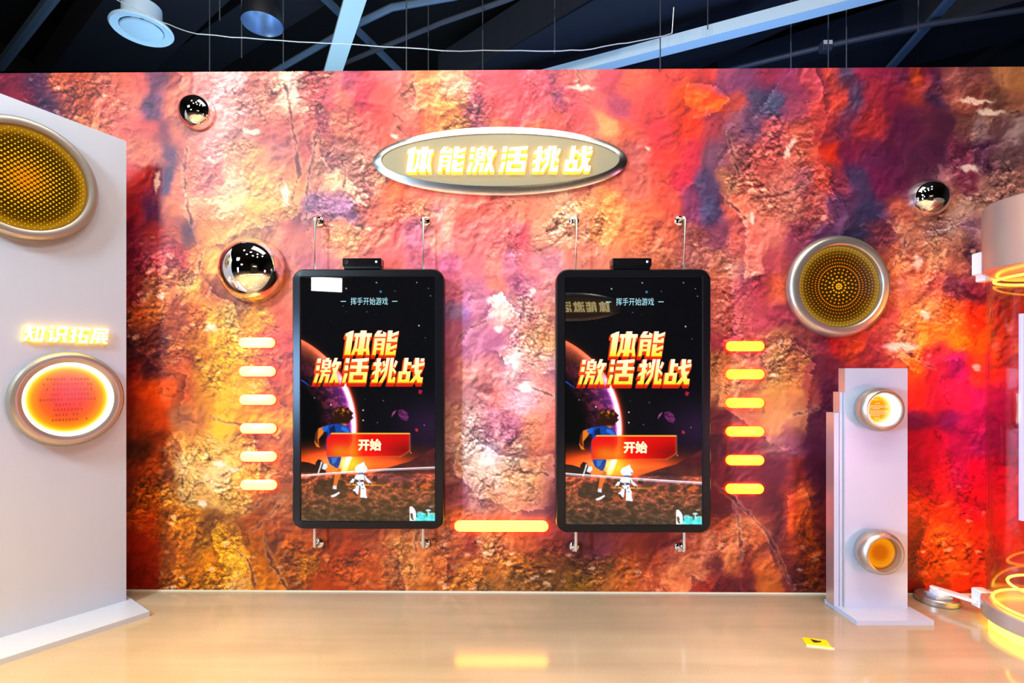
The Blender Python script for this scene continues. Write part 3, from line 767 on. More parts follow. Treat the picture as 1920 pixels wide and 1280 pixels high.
b = MB()
b.box(-6.5, 6.5, -4.5, 9.0, -0.1, 0.0, floor_material())
struct(b.build('floor'))
CZ = 5.4
b = MB()
b.box(-6.5, 6.5, -4.5, 9.0, CZ, CZ + 0.1, M['ceiling'])
struct(b.build('ceiling'))
for nm, bx in (('wall_far', (-6.5, 6.5, 9.0, 9.1)), ('wall_front', (-6.5, 6.5, -4.6, -4.5)), ('wall_left', (-6.6, -6.5, -4.6, 9.1)), ('wall_right', (6.5, 6.6, -4.6, 9.1))):
    b = MB()
    b.box(*bx, 0, CZ, M['dark_wall'])
    struct(b.build(nm))

# ------------------------------------------------------------------ heavy slanted lettering
SH = 0.14


def Rr(x0, y0, x1, y1):
    return [(x0, y0), (x1, y0), (x1, y1), (x0, y1)]


HAND = [Rr(0, 68, 34, 83), Rr(12, 0, 28, 100), [(0, 30), (34, 46), (34, 60), (0, 44)], [(2, 0), (12, 0), (12, 13), (2, 13)]]
WATER = [Rr(1, 80, 17, 100), Rr(0, 50, 16, 70), [(-3, 0), (11, 0), (18, 38), (4, 38)]]
GLYPH = {
 'ti': [[(3, 0), (26, 0), (26, 100), (14, 97), (-3, 88), (-3, 76), (3, 76)], Rr(31, 74, 97, 89), Rr(53, 0, 75, 100),
        [(37, 74), (47, 74), (47, 30), (40, 0), (28, 0), (37, 36)], [(81, 74), (92, 74), (92, 36), (100, 0), (88, 0), (81, 30)], Rr(41, 14, 87, 26)],
 'neng': [[(2, 74), (2, 84), (13, 100), (31, 100), (21, 86), (35, 86), (35, 96), (49, 90), (49, 74)], Rr(3, 0, 17, 68), Rr(35, 0, 49, 68), Rr(3, 57, 49, 68),
          Rr(15, 39, 37, 47), Rr(15, 20, 37, 29), Rr(56, 54, 74, 100), Rr(56, 54, 98, 66), [(72, 74), (100, 84), (100, 98), (72, 87)], Rr(88, 54, 99, 72),
          Rr(56, 0, 74, 48), Rr(56, 0, 98, 13), [(72, 20), (100, 30), (100, 44), (72, 33)], Rr(88, 0, 99, 19)],
 'ji': [Rr(0, 80, 15, 99), Rr(-1, 50, 14, 70), [(-4, 0), (9, 0), (15, 37), (2, 37)], Rr(22, 57, 33, 93), Rr(48, 57, 59, 93), Rr(22, 84, 59, 93), Rr(22, 71, 59, 77),
        Rr(22, 57, 59, 64), [(33, 92), (47, 92), (51, 101), (37, 101)], Rr(19, 43, 62, 52), Rr(36, 49, 47, 58), [(27, 45), (39, 45), (31, 0), (17, 0)],
        Rr(34, 26, 60, 35), [(47, 34), (60, 34), (56, 0), (42, 0)], [(71, 101), (84, 101), (75, 64), (62, 64)], Rr(68, 73, 101, 86),
        [(86, 84), (98, 84), (77, 0), (61, 0)], [(67, 60), (79, 60), (103, 0), (87, 0)]],
 'huo': WATER + [[(26, 84), (90, 86), (97, 90), (97, 101), (26, 96)], Rr(24, 57, 100, 70), Rr(52, 40, 72, 98), Rr(25, 0, 42, 42), Rr(83, 0, 99, 42), Rr(25, 30, 99, 43), Rr(25, 0, 99, 12)],
 'tiao': HAND + [[(52, 101), (66, 101), (62, 32), (48, 0), (33, 0), (51, 38)], Rr(70, 2, 84, 101), Rr(70, 0, 101, 13), Rr(90, 0, 101, 22),
                 [(37, 86), (46, 90), (51, 68), (43, 64)], [(35, 34), (52, 50), (52, 64), (35, 48)], [(86, 66), (95, 62), (102, 86), (92, 92)], [(82, 52), (98, 34), (101, 46), (83, 64)]],
 'zhan': [Rr(17, 43, 33, 101), Rr(17, 71, 48, 84), Rr(1, 0, 17, 46), Rr(33, 0, 49, 46), Rr(1, 34, 49, 46), Rr(1, 0, 49, 13),
          [(50, 58), (101, 70), (101, 83), (50, 71)], [(60, 101), (77, 101), (80, 54), (101, 0), (83, 0), (64, 46)], [(84, 52), (98, 52), (68, 0), (49, 0)],
          Rr(84, 86, 98, 99), Rr(92, 0, 102, 22)],
 'zhi': [[(13, 101), (28, 101), (17, 64), (1, 64)], Rr(10, 78, 50, 90), Rr(0, 49, 52, 62), [(20, 84), (34, 84), (33, 42), (15, 0), (0, 0), (20, 44)],
         [(27, 42), (38, 44), (55, 0), (38, 0)], Rr(58, 0, 72, 90), Rr(86, 0, 100, 90), Rr(58, 77, 100, 90), Rr(58, 0, 100, 14)],
 'shi': [[(3, 100), (18, 100), (28, 82), (13, 82)], Rr(0, 57, 24, 70), Rr(10, 4, 24, 70), [(10, 0), (21, 0), (37, 20), (37, 36)], Rr(40, 43, 54, 99), Rr(84, 43, 98, 99),
         Rr(40, 86, 98, 99), Rr(40, 43, 98, 56), [(48, 38), (64, 38), (52, 0), (34, 0)], [(74, 38), (90, 38), (104, 0), (87, 0)]],
 'tuo': HAND + [Rr(39, 85, 101, 99), [(57, 90), (72, 90), (54, 38), (38, 38)], Rr(50, 0, 64, 52), Rr(85, 0, 99, 52), Rr(50, 39, 99, 52), Rr(50, 0, 99, 13)],
 'zhan3': [Rr(12, 64, 26, 100), Rr(12, 88, 98, 100), Rr(84, 66, 98, 100), Rr(12, 67, 98, 78), [(11, 68), (26, 68), (17, 0), (0, 0)], Rr(28, 46, 99, 56), Rr(40, 36, 52, 66),
           Rr(67, 36, 79, 66), Rr(24, 27, 101, 37), [(34, 32), (47, 32), (47, 12), (62, 20), (62, 8), (34, 0)], [(60, 30), (74, 30), (104, 0), (84, 0)]],
}


def ccw(p):
    a = sum(p[i][0] * p[(i + 1) % len(p)][1] - p[(i + 1) % len(p)][0] * p[i][1] for i in range(len(p)))
    return p if a > 0 else list(reversed(p))


def glyph_polys(key, x, z, wd, ht):
    """stroke polygons placed with their lower left corner at x, z"""
    out = []
    for p in GLYPH[key]:
        out.append([(x + (u + SH * v) / 100.0 * wd, z + v / 100.0 * ht) for u, v in ccw(p)])
    return out


def solid_letter(b, key, x, z, wd, ht, y_back, depth):
    for i, p in enumerate(glyph_polys(key, x, z, wd, ht)):
        n = len(p)
        yf = y_back - depth - i * 0.00002
        fr = [(u, yf, v) for u, v in p]
        bk = [(u, y_back, v) for u, v in p]
        b.add(fr, [tuple(range(n))], M['letter_face'])
        b.add(bk + fr, [(j, (j + 1) % n, n + (j + 1) % n, n + j) for j in range(n)], M['letter_side'])


def flat_letter(b, key, x, z, wd, ht, y, c_lo, c_hi, m, z_lo, z_hi, grow=0.0):
    for i, p in enumerate(glyph_polys(key, x, z, wd, ht)):
        if grow:
            cx_ = sum(u for u, v in p) / len(p)
            cz_ = sum(v for u, v in p) / len(p)
            p = [(u + math.copysign(grow, u - cx_), v + math.copysign(grow, v - cz_)) for u, v in p]
        cols = []
        for u, v in p:
            t = min(1, max(0, (v - z_lo) / (z_hi - z_lo)))
            cols.append(tuple(c_lo[k] * (1 - t) + c_hi[k] * t for k in range(4)))
        b.add([(u, y - i * 0.000004, v) for u, v in p], [tuple(range(len(p)))], m, cols)


def type_mesh(body, size):
    c = bpy.data.curves.new('type', 'FONT')
    c.body = body
    c.size = size
    c.resolution_u = 2
    o = bpy.data.objects.new('type', c)
    COL.objects.link(o)
    dg = bpy.context.evaluated_depsgraph_get()
    me_ = bpy.data.meshes.new_from_object(o.evaluated_get(dg))
    v = [tuple(p.co) for p in me_.vertices]
    f = [tuple(p.vertices) for p in me_.polygons]
    bpy.data.objects.remove(o)
    bpy.data.meshes.remove(me_)
    xs, ys = [p[0] for p in v], [p[1] for p in v]
    return v, f, min(xs), max(xs), min(ys), max(ys)


def add_type(b, body, cx_, cz_, height, y, m, col, bold=0.0, width=None):
    v, f, xa, xb, ya, yb = type_mesh(body, 1.0)
    s = height / (yb - ya)
    sx = s if width is None else width / (xb - xa)
    offs = [(0, 0)] + ([(bold * math.cos(t * PI / 4), bold * math.sin(t * PI / 4)) for t in range(8)] if bold else [])
    for i, (ox, oz) in enumerate(offs):
        b.add([(cx_ + (p[0] - (xa + xb) / 2) * sx + ox, y - i * 0.000004, cz_ + (p[1] - (ya + yb) / 2) * s + oz) for p in v], f, m, col)


# ------------------------------------------------------------------ oval sign
def make_sign(label, loc, rz=0.0, group=None):
    t = thing('oval_sign', label, 'sign', loc, rz, group)
    a, c_ = 0.629, 0.1695
    b = MB()
    n = 128
    rings = []
    for k, d in ((1.0, 0.0), (1.0, 0.013), (0.997, 0.017)):
        rings.append([(a * k * math.cos(2 * PI * i / n), -d, c_ * (1 - (1 - k) * 2.2) * math.sin(2 * PI * i / n)) for i in range(n)])
    for ra, rc, d in ((0.588, 0.133, 0.0335), (0.5845, 0.1295, 0.0335), (0.582, 0.128, 0.017)):
        rings.append([(ra * math.cos(2 * PI * i / n), -d, rc * math.sin(2 * PI * i / n)) for i in range(n)])
    b.loft(rings, M['sign_rim'], True, False, True)
    b.build('rim', t)
    b = MB()
    b.loft([[(0.5835 * math.cos(2 * PI * i / n), -0.0290, 0.129 * math.sin(2 * PI * i / n)) for i in range(n)]], M['sign_face'], False, True)
    b.f[-1] = tuple(b.f[-1])
    b.build('face_plate', t)
    xs = [-0.462, -0.308, -0.157, -0.002, 0.155, 0.311]
    for key, x in zip(('ti', 'neng', 'ji', 'huo', 'tiao', 'zhan'), xs):
        b = MB()
        solid_letter(b, key, x, -0.064, 0.124, 0.122, -0.0295, 0.018)
        b.build('letter', t)
    return t


M['sign_rim'] = mat('polished_pale_rim', (0.86, 0.84, 0.78, 1), 0.22, 1.0, bump=0.04, bscale=600)
p = on_y(937.5, 304.5, WY)
sign = make_sign('oval steel sign with six glowing yellow-white characters above the two screens', (p.x, WY, p.z))

# ------------------------------------------------------------------ pill shaped light bars
def light_bar(label, px, py, wpx, hpx, m, group):
    p_ = on_y(px, py, WY)
    s = WY / F
    hw, hh = wpx * s / 2, hpx * s / 2
    t = thing('light_bar', label, 'light bar', (p_.x, WY, p_.z), 0, group)

    def pill(g, d, n=14):
        r = hh - g
        o = []
        for i in range(n + 1):
            a_ = -PI / 2 + PI * i / n
            o.append((hw - hh + r * math.cos(a_), -d, r * math.sin(a_)))
        for i in range(n + 1):
            a_ = PI / 2 + PI * i / n
            o.append((-(hw - hh) + r * math.cos(a_), -d, r * math.sin(a_)))
        return o
    b_ = MB()
    b_.loft([pill(0, 0.0005), pill(0, 0.008)], M['bar_side'], True, False)
    b_.build('glowing_edge', t)
    b_ = MB()
    b_.loft([pill(0, 0.0082), pill(0, 0.011), pill(0.002, 0.0135), pill(0.005, 0.0145)], m, True, True, True)
    b_.build('diffuser', t)
    return t


ORD = ['topmost', 'second from top', 'third from top', 'fourth from top', 'fifth from top', 'lowest']
for i, (x, y) in enumerate([(483, 642.5), (484, 696), (484.5, 749), (485.5, 802.5), (486, 855), (486.5, 908)]):
    light_bar(ORD[i] + ' of six pale yellow light bars beside the left screen', x, y, 68, 19, M['bar_warm'], 'light bars beside the left screen')
for i, (x, y) in enumerate([(1396, 649), (1396, 701.5), (1395.5, 755), (1395.5, 808.5), (1395.5, 862), (1395, 915.5)]):
    light_bar(ORD[i] + ' of six deep yellow light bars beside the right screen', x, y, 70, 18.5, M['bar_deep'], 'light bars beside the right screen')
light_bar('long yellow light bar low on the wall between the two screens', 940, 985, 175, 20, M['bar_mid'], None)

# ------------------------------------------------------------------ mirror domes
def dome(label, px, py, r):
    p_ = on_y(px, py, WY)
    b_ = MB()
    prof = [(r * math.cos(a_), r * math.sin(a_)) for a_ in [PI / 2 * i / 40 for i in range(40)]]
    b_.lathe(prof, M['chrome'], 96, 'y', cap0=True, cap1=True)
    o = b_.build('mirror_dome', None, (p_.x, WY, p_.z))
    tag(o, label, 'dome', 'mirror domes on the rock wall')


dome('small chrome mirror dome high on the wall right of the leaning panel top', 371, 213, 0.088)
dome('largest chrome mirror dome, on the wall beside the upper left screen', 476, 507, 0.163)
dome('chrome mirror dome on the wall above and right of the round perforated disc', 1737, 373, 0.093)


# ------------------------------------------------------------------ the picture shown on both screens
def poly_mask(gx, gy, poly, soft=1.0):
    acc = np.zeros_like(gx)
    ss = ((-.33, -.33), (.33, -.33), (-.33, .33), (.33, .33), (0, 0))
    for ox, oy in ss:
        X, Y = gx + ox * soft, gy + oy * soft
        ins = np.zeros(gx.shape, bool)
        n = len(poly)
        for i in range(n):
            x1, y1 = poly[i]
            x2, y2 = poly[(i + 1) % n]
            if y1 == y2:
                continue
            cond = ((y1 > Y) != (y2 > Y)) & (X < (x2 - x1) * (Y - y1) / (y2 - y1) + x1)
            ins ^= cond
        acc += ins
    return acc / len(ss)


def hexc(h):
    return np.array([int(h[i:i + 2], 16) / 255 for i in (0, 2, 4)])


def paint_screen():
    nx, ny = 254, 460
    gx, gy = np.meshgrid(np.linspace(565, 817, nx), np.linspace(520, 978, ny))
    c = np.zeros((ny, nx, 3))
    c[:] = hexc('040407')

    def over(mask, col):
        c[:] = c * (1 - mask[..., None]) + mask[..., None] * np.asarray(col)

    def glow(x, y, rx, ry, col, k=1.0, pw=1.0):
        d = np.exp(-(((gx - x) / rx) ** 2 + ((gy - y) / ry) ** 2) * pw) * k
        c[:] = c + d[..., None] * np.asarray(col)
    n1 = fbm(gx / 22, gy / 22, 5, 5, .6)
    n2 = fbm(gx / 9, gy / 6, 15, 4, .6)
    # faint brown haze on the left of the sky and purple on the right
    glow(585, 815, 40, 60, hexc('4a1820'), .8)
    glow(815, 800, 70, 50, hexc('2a1430'), .8)
    # planet
    pcx, pcy, pr = 483, 803, 185
    d = np.hypot(gx - pcx, gy - pcy)
    ins = np.clip((pr - d) + .5, 0, 1)
    depth = np.clip((pr - d) / 70, 0, 1)
    tex = np.clip(.5 + .9 * n1 + .4 * n2, 0, 1)
    body = hexc('7a2f9a') * (1 - depth[..., None]) ** 2 + hexc('4a1420') * tex[..., None] * (depth * (1 - depth) * 4)[..., None] * .9
    body += hexc('a04838') * (tex[..., None] > .62) * np.clip(1 - depth, 0, 1)[..., None] * .5
    up = np.clip((735 - gy) / 60, 0, 1)[..., None]
    body = body * (1 - up) + up * (hexc('e06838') * ((1 - depth[..., None]) ** 3) + hexc('3a1020') * tex[..., None] * .8)
    fade = np.clip((900 - gy) / 60, 0, 1)
    over(ins * fade, body)
    limb = np.exp(-((d - pr + 4) / 4.5) ** 2) * np.clip((900 - gy) / 70, 0, 1) * np.clip((gy - 640) / 60, .25, 1)
    c[:] = c + limb[..., None] * (np.array([1.0, .82, 1.1]) * np.clip((gy - 690) / 40, .2, 1)[..., None] + np.array([.8, .25, .1]) * .5)
    out = np.where(d > pr - 1, np.exp(-(d - pr) / 4.0), 0) * np.clip((905 - gy) / 60, 0, 1) * np.clip((gy - 650) / 60, .2, 1)
    c[:] = c + out[..., None] * np.array([1.1, .28, .06])
    # sunset glow over the horizon
    gz = np.clip((gy - 822) / 50, 0, 1) ** 1.6 * np.clip((900 - gy) / 14, 0, 1)
    side = np.exp(-((gx - 640) / 110) ** 2)
    c[:] = c + (gz * (.35 + .65 * side))[..., None] * np.array([1.0, .34, .06])
    glow(655, 866, 30, 30, [1.0, .45, .08], 1.0)
    glow(600, 862, 40, 18, [.7, .2, .05], .8)
    glow(720, 868, 50, 14, [.6, .16, .06], .8)
    over(np.clip(1 - np.abs((gx - 656) - (880 - gy) * .32) / 2.2, 0, 1) * np.clip((gy - 855) / 10, 0, 1) * np.clip((886 - gy) / 8, 0, 1) * .8, [1, .62, .15])
    # hills and ground
    over(poly_mask(gx, gy, [(560, 866), (578, 868), (597, 874), (612, 884), (612, 895), (560, 895)]), hexc('1c0c0c'))
    over(poly_mask(gx, gy, [(700, 888), (735, 876), (770, 866), (795, 852), (820, 838), (820, 900), (700, 900)]), hexc('4a1a1e') * (1 + .5 * n1[..., None]))
    over(poly_mask(gx, gy, [(706, 892), (735, 880), (760, 883), (790, 892), (790, 900), (706, 900)]), hexc('2c1018'))
    g = np.clip((gy - 886 - 2 * n1) / 5, 0, 1)
    t = np.clip((gy - 886) / 90, 0, 1)[..., None]
    gr = (hexc('8e3a24') * (1 - t) + hexc('2a2018') * t) * (1 + .75 * n2[..., None] + .8 * n1[..., None])
    rk = fbm(gx / 26, gy / 13, 44, 5, .55, True)
    gr = gr * (.55 + .9 * np.clip((rk - rk.mean()) / (2 * rk.std()) + .5, 0, 1.2))[..., None]
    purple = np.exp(-(((gx - 740) / 60) ** 2 + ((gy - 897) / 12) ** 2))[..., None]
    gr = gr * (1 - purple * .6) + purple * .6 * hexc('5a2c48')
    over(g, np.clip(gr, .03, 1))
    warm = np.clip(n2 * 1.6 - .45, 0, 1) * np.clip((gy - 905) / 15, 0, 1) * np.clip((968 - gy) / 20, 0, 1)
    c[:] = c + warm[..., None] * np.array([.75, .25, .12])
    over(poly_mask(gx, gy, [(588, 915), (600, 905), (625, 898), (648, 905), (655, 922), (640, 932), (600, 930), (588, 926)]), hexc('2a1712') * (1 + 1.6 * np.clip(n2, -.3, 1)[..., None]))
    over(np.exp(-((gy - 910.5 - (gx - 690) * .02) / 1.6) ** 2) * np.clip((gx - 645) / 12, 0, 1) * np.clip((748 - gx) / 60, 0, 1), [1, .62, .12])
    over(poly_mask(gx, gy, [(788, 913), (798, 907), (812, 908), (808, 913), (792, 916)]), hexc('c05018'))
    over(poly_mask(gx, gy, [(652, 928), (668, 920), (690, 926), (690, 934), (655, 936)]) * .7, hexc('c04a1c'))
    # small asteroid, moon, sparks
    over(poly_mask(gx, gy, [(748, 770), (756, 768), (765, 774), (768, 784), (764, 791), (755, 787), (748, 779)]), hexc('5a2050') * (1 + .9 * n2[..., None]))
    over(poly_mask(gx, gy, [(735, 783), (738, 774), (745, 769), (741, 776)]), hexc('a04a78'))
    over(np.clip(5.5 - np.hypot(gx - 704, gy - 899), 0, 1), hexc('180a0c'))
    over(poly_mask(gx, gy, [(787, 731), (794, 733), (791, 740), (786, 738)]), hexc('a01838'))
    over(poly_mask(gx, gy, [(781, 803), (786, 806), (784, 811), (780, 808)]), hexc('b02838'))
    over(np.exp(-((gy - 713 - (gx - 565) * .7) / 1.5) ** 2) * np.clip((584 - gx) / 10, 0, 1), hexc('2848d0'))
    for (x, y, r, h) in [(650, 541, 1.2, 'e0f0ff'), (715, 547, 1.9, '4aa0ff'), (707, 530, 1.0, 'ffffff'), (783, 530, 1.0, 'c8c8d0'), (742, 546, .8, '90a0a0'), (805, 541, .8, 'b0a0a0'),
                         (809, 555, .9, 'a0a8a8'), (644, 574, .7, '909090'), (689, 585, .8, '909898'), (787, 611, 1.2, 'ffffff'), (799, 634, .8, '709090'), (682, 770, 1.2, 'ffffff'),
                         (682, 789, 1.2, 'ffffff'), (621, 760, 1.3, 'ffe0d0'), (590, 747, .9, 'c0c0c0'), (720, 752, .9, '909090'), (685, 749, .7, '808080'), (621, 603, .6, '505050'),
                         (706, 590, .6, '606060'), (650, 585, .6, '808080'), (709, 793, .8, 'a0a0a0'), (797, 798, .8, 'a0a0a0'), (666, 720, .7, 'c08080'), (772, 850, 1, 'd09090')]:
        dd = np.exp(-(np.hypot(gx - x, gy - y) / r) ** 2)
        c[:] = c + dd[..., None] * hexc(h) * 1.1
    # running boy
    def px(poly, h, k=1.0):
        over(poly_mask(gx, gy, poly) * k, hexc(h) if isinstance(h, str) else h)
    px([(607, 801), (613, 800), (607, 813), (598, 824), (598, 836), (601, 840), (594, 839), (590, 830), (593, 812), (598, 804)], 'd8741c')
    px([(593, 812), (597, 806), (596, 822), (597, 834), (593, 832), (590, 826)], '5a1e10')
    px([(614, 858), (640, 855), (641, 860), (638, 872), (634, 880), (626, 877), (618, 870)], '1c3f88')
    px([(622, 860), (634, 858), (630, 868), (624, 872)], '3a70c0')
    px([(616, 872), (626, 875), (633, 882), (629, 890), (622, 884), (612, 877)], 'e88428')
    px([(636, 878), (641, 882), (640, 890), (634, 905), (632, 914), (625, 914), (627, 900), (629, 888)], 'd86a1e')
    px([(605, 872), (613, 870), (615, 877), (609, 882), (603, 880)], 'd0e4f4')
    px([(592, 868), (597, 862), (604, 864), (607, 871), (604, 880), (599, 891), (594, 887), (592, 876)], '1a1210')
    px([(603, 865), (605, 869), (600, 884), (598, 890), (596, 888), (600, 876)], 'e8dcd8')
    px([(625, 912), (632, 912), (632, 920), (624, 920)], 'e0d8e8')
    px([(619, 926), (624, 918), (632, 919), (638, 922), (636, 928), (626, 932), (619, 931)], '1c1418')
    px([(620, 931), (630, 927), (637, 923), (638, 926), (630, 932), (623, 934)], 'f0e8e8')
    px([(604, 804), (613, 798), (622, 797), (636, 795), (648, 799), (656, 805), (661, 814), (661, 830), (640, 858), (614, 858), (611, 836), (615, 812), (608, 810)], '123f96')
    px([(604, 804), (613, 799), (617, 800), (613, 809), (608, 810)], '1c5cc8')
    px([(642, 800), (650, 803), (658, 812), (650, 812), (640, 806)], '2a6ad0')
    px([(619, 803), (628, 798), (630, 812), (618, 814)], '081a48')
    px([(640, 789), (654, 786), (652, 792), (647, 799), (641, 796)], 'e8842a')
    hair = np.clip(1.25 - np.hypot((gx - 642) / 17, (gy - 781) / 14.5) - .22 * n2 * 2, 0, 1) * 6
    over(np.clip(hair, 0, 1) * np.clip((798 - gy) / 5, 0, 1), hexc('2a1206'))
    hl = np.clip(n2 * 3.0 - .1, 0, 1) * np.clip(hair, 0, 1) * np.clip((783 - gy) / 12, 0, 1)
    over(hl, hexc('d8761c'))
    # start button
    bt = [(622, 813.5), (769.5, 813.5), (769.5, 847), (752, 857), (612.5, 857), (612.5, 824)]
    mk = poly_mask(gx, gy, bt)
    hot = np.exp(-(((gx - 640) / 26) ** 2 + ((gy - 848) / 16) ** 2)) + .55 * np.exp(-((gx - 667) / 10) ** 2)
    col = hexc('f00a06') + np.array([0, .42, .0]) * np.clip(hot, 0, 1)[..., None]
    col = col * (1 - .42 * np.clip((gx - 700) / 60, 0, 1)[..., None] * np.clip((gy - 814) / 30, 0.3, 1)[..., None])
    over(mk * .93, col)
    over(poly_mask(gx, gy, [(622, 812.5), (770, 812.5), (770, 815), (620, 815)]), [1.0, .72, .25])
    over(np.exp(-np.abs(gy - 857) / 1.1) * (gx > 612) * (gx < 753) * .6, [1, .45, .2])
    over(np.exp(-np.abs(gx - 770) / 1.1) * (gy > 813) * (gy < 848) * .6, [1, .55, .35])
    over(np.exp(-np.abs((gy - 857) + (gx - 752) * .58) / 1.2) * (gx > 751) * (gx < 771) * .6, [1, .5, .3])
    # white robot
    W_, D_ = 'eef4fc', '2a3450'
    def rp(poly, h):
        px([(640 + x / 15.06, 860 + y / 15.06) for x, y in poly], h)
    rp([(255, 720), (270, 660), (330, 580), (380, 590), (400, 600), (350, 700), (300, 720)], W_)
    rp([(380, 580), (415, 490), (445, 480), (440, 560), (400, 600)], W_)
    rp([(280, 700), (345, 700), (340, 730), (300, 770), (280, 760)], D_)
    rp([(640, 490), (680, 480), (740, 560), (840, 660), (875, 700), (860, 730), (790, 720), (700, 620), (650, 550)], W_)
    rp([(790, 700), (850, 700), (850, 770), (820, 760)], D_)
    rp([(640, 480), (665, 500), (700, 590), (690, 600), (640, 540)], D_)
    rp([(435, 470), (640, 460), (670, 560), (665, 640), (460, 620), (415, 590)], W_)
    rp([(460, 610), (640, 610), (650, 660), (600, 680), (500, 690), (465, 660)], D_)
    rp([(500, 625), (545, 625), (560, 665), (520, 680), (495, 660)], 'd8c8d8')
    rp([(440, 690), (520, 690), (640, 670), (660, 720), (580, 780), (490, 780)], W_)
    rp([(430, 760), (520, 790), (510, 900), (480, 1030), (340, 930), (350, 890), (420, 850)], W_)
    rp([(340, 930), (400, 940), (480, 1060), (440, 1080), (350, 1010)], '1c1614')
    rp([(560, 780), (650, 730), (710, 860), (720, 1040), (750, 1100), (720, 1140), (545, 1130), (560, 960)], W_)
    rp([(545, 1115), (650, 1120), (720, 1135), (700, 1165), (550, 1160)], '2a1c14')
    rp([(590, 850), (660, 850), (660, 880), (600, 880)], '7a80a8')
    rp([(450, 730), (490, 760), (480, 790), (450, 770)], D_)
    rp([(580, 760), (620, 720), (630, 760), (590, 785)], D_)
    rp([(400, 330), (410, 260), (460, 200), (560, 160), (655, 100), (680, 180), (735, 260), (755, 320), (720, 390), (640, 420), (500, 415), (430, 380)], W_)
    rp([(680, 340), (735, 320), (740, 350), (700, 370)], '1c4a8c')
    rp([(480, 410), (640, 400), (640, 440), (520, 455)], '3a6aa8')
    # little inset view from the sensor
    ib = (gx > 769.2) & (gx < 817.5) & (gy > 951) & (gy < 978)
    te = np.array([.1, .72, .74]) + np.array([.35, .3, .25]) * np.clip(.4 + 1.3 * n2, 0, 1)[..., None]
    ins_c = np.where((gy < 963 + 3 * n1)[..., None], hexc('2c1c14') + .12 * n2[..., None], te)
    c[:] = np.where(ib[..., None], ins_c, c)

    def ip(poly, h):
        over(poly_mask(gx, gy, [(760 + x / 27.43, 940 + y / 27.43) for x, y in poly]) * ib, hexc(h))
    ip([(240, 300), (390, 290), (520, 430), (580, 560), (600, 850), (560, 980), (520, 1030), (240, 1030)], 'f0f6f8')
    ip([(300, 640), (400, 640), (440, 760), (430, 880), (490, 980), (400, 990), (320, 870)], '3c3c28')
    ip([(600, 560), (640, 560), (660, 850), (600, 820)], '18302c')
    ip([(690, 550), (930, 550), (870, 640), (700, 660)], '8ab0c8')
    ip([(1090, 480), (1180, 440), (1300, 440), (1380, 500), (1250, 550), (1110, 530)], 'b8e0f0')
    ip([(1190, 540), (1250, 560), (1310, 680), (1210, 690)], 'c8e8e0')
    ip([(1100, 570), (1180, 570), (1190, 700), (1170, 820), (1110, 800)], '38502c')
    ip([(1230, 320), (1300, 295), (1500, 310), (1450, 330)], 'f0ece0')
    ip([(1330, 600), (1560, 620), (1560, 740), (1400, 720)], '8ac8b0')
    c[:] = to_lin(np.clip(c, 0, 1.25))
    X = (gx - 691) / 252.0 * SCR_W
    Z = -(gy - 749) / 458.0 * SCR_H
    v_ = np.stack([X, np.zeros_like(X), Z], -1).reshape(-1, 3)
    rgba_ = np.concatenate([c, np.ones(c.shape[:2] + (1,))], -1).reshape(-1, 4)
    return grid_mesh('picture', v_, grid_faces(nx, ny), rgba_, M['screen'])


SCR_W, SCR_H = 0.641, 1.165
PIC = paint_screen()


def rrect(w_, h_, r, y, n=8, cx_=0.0, cz_=0.0):
    o = []
    for (sx, sz, a0) in ((1, -1, -90), (1, 1, 0), (-1, 1, 90), (-1, -1, 180)):
        for i in range(n + 1):
            a_ = R(a0 + 90 * i / n)
            o.append((cx_ + sx * (w_ / 2 - r) + r * math.cos(a_), y, cz_ + sz * (h_ / 2 - r) + r * math.sin(a_)))
    return o


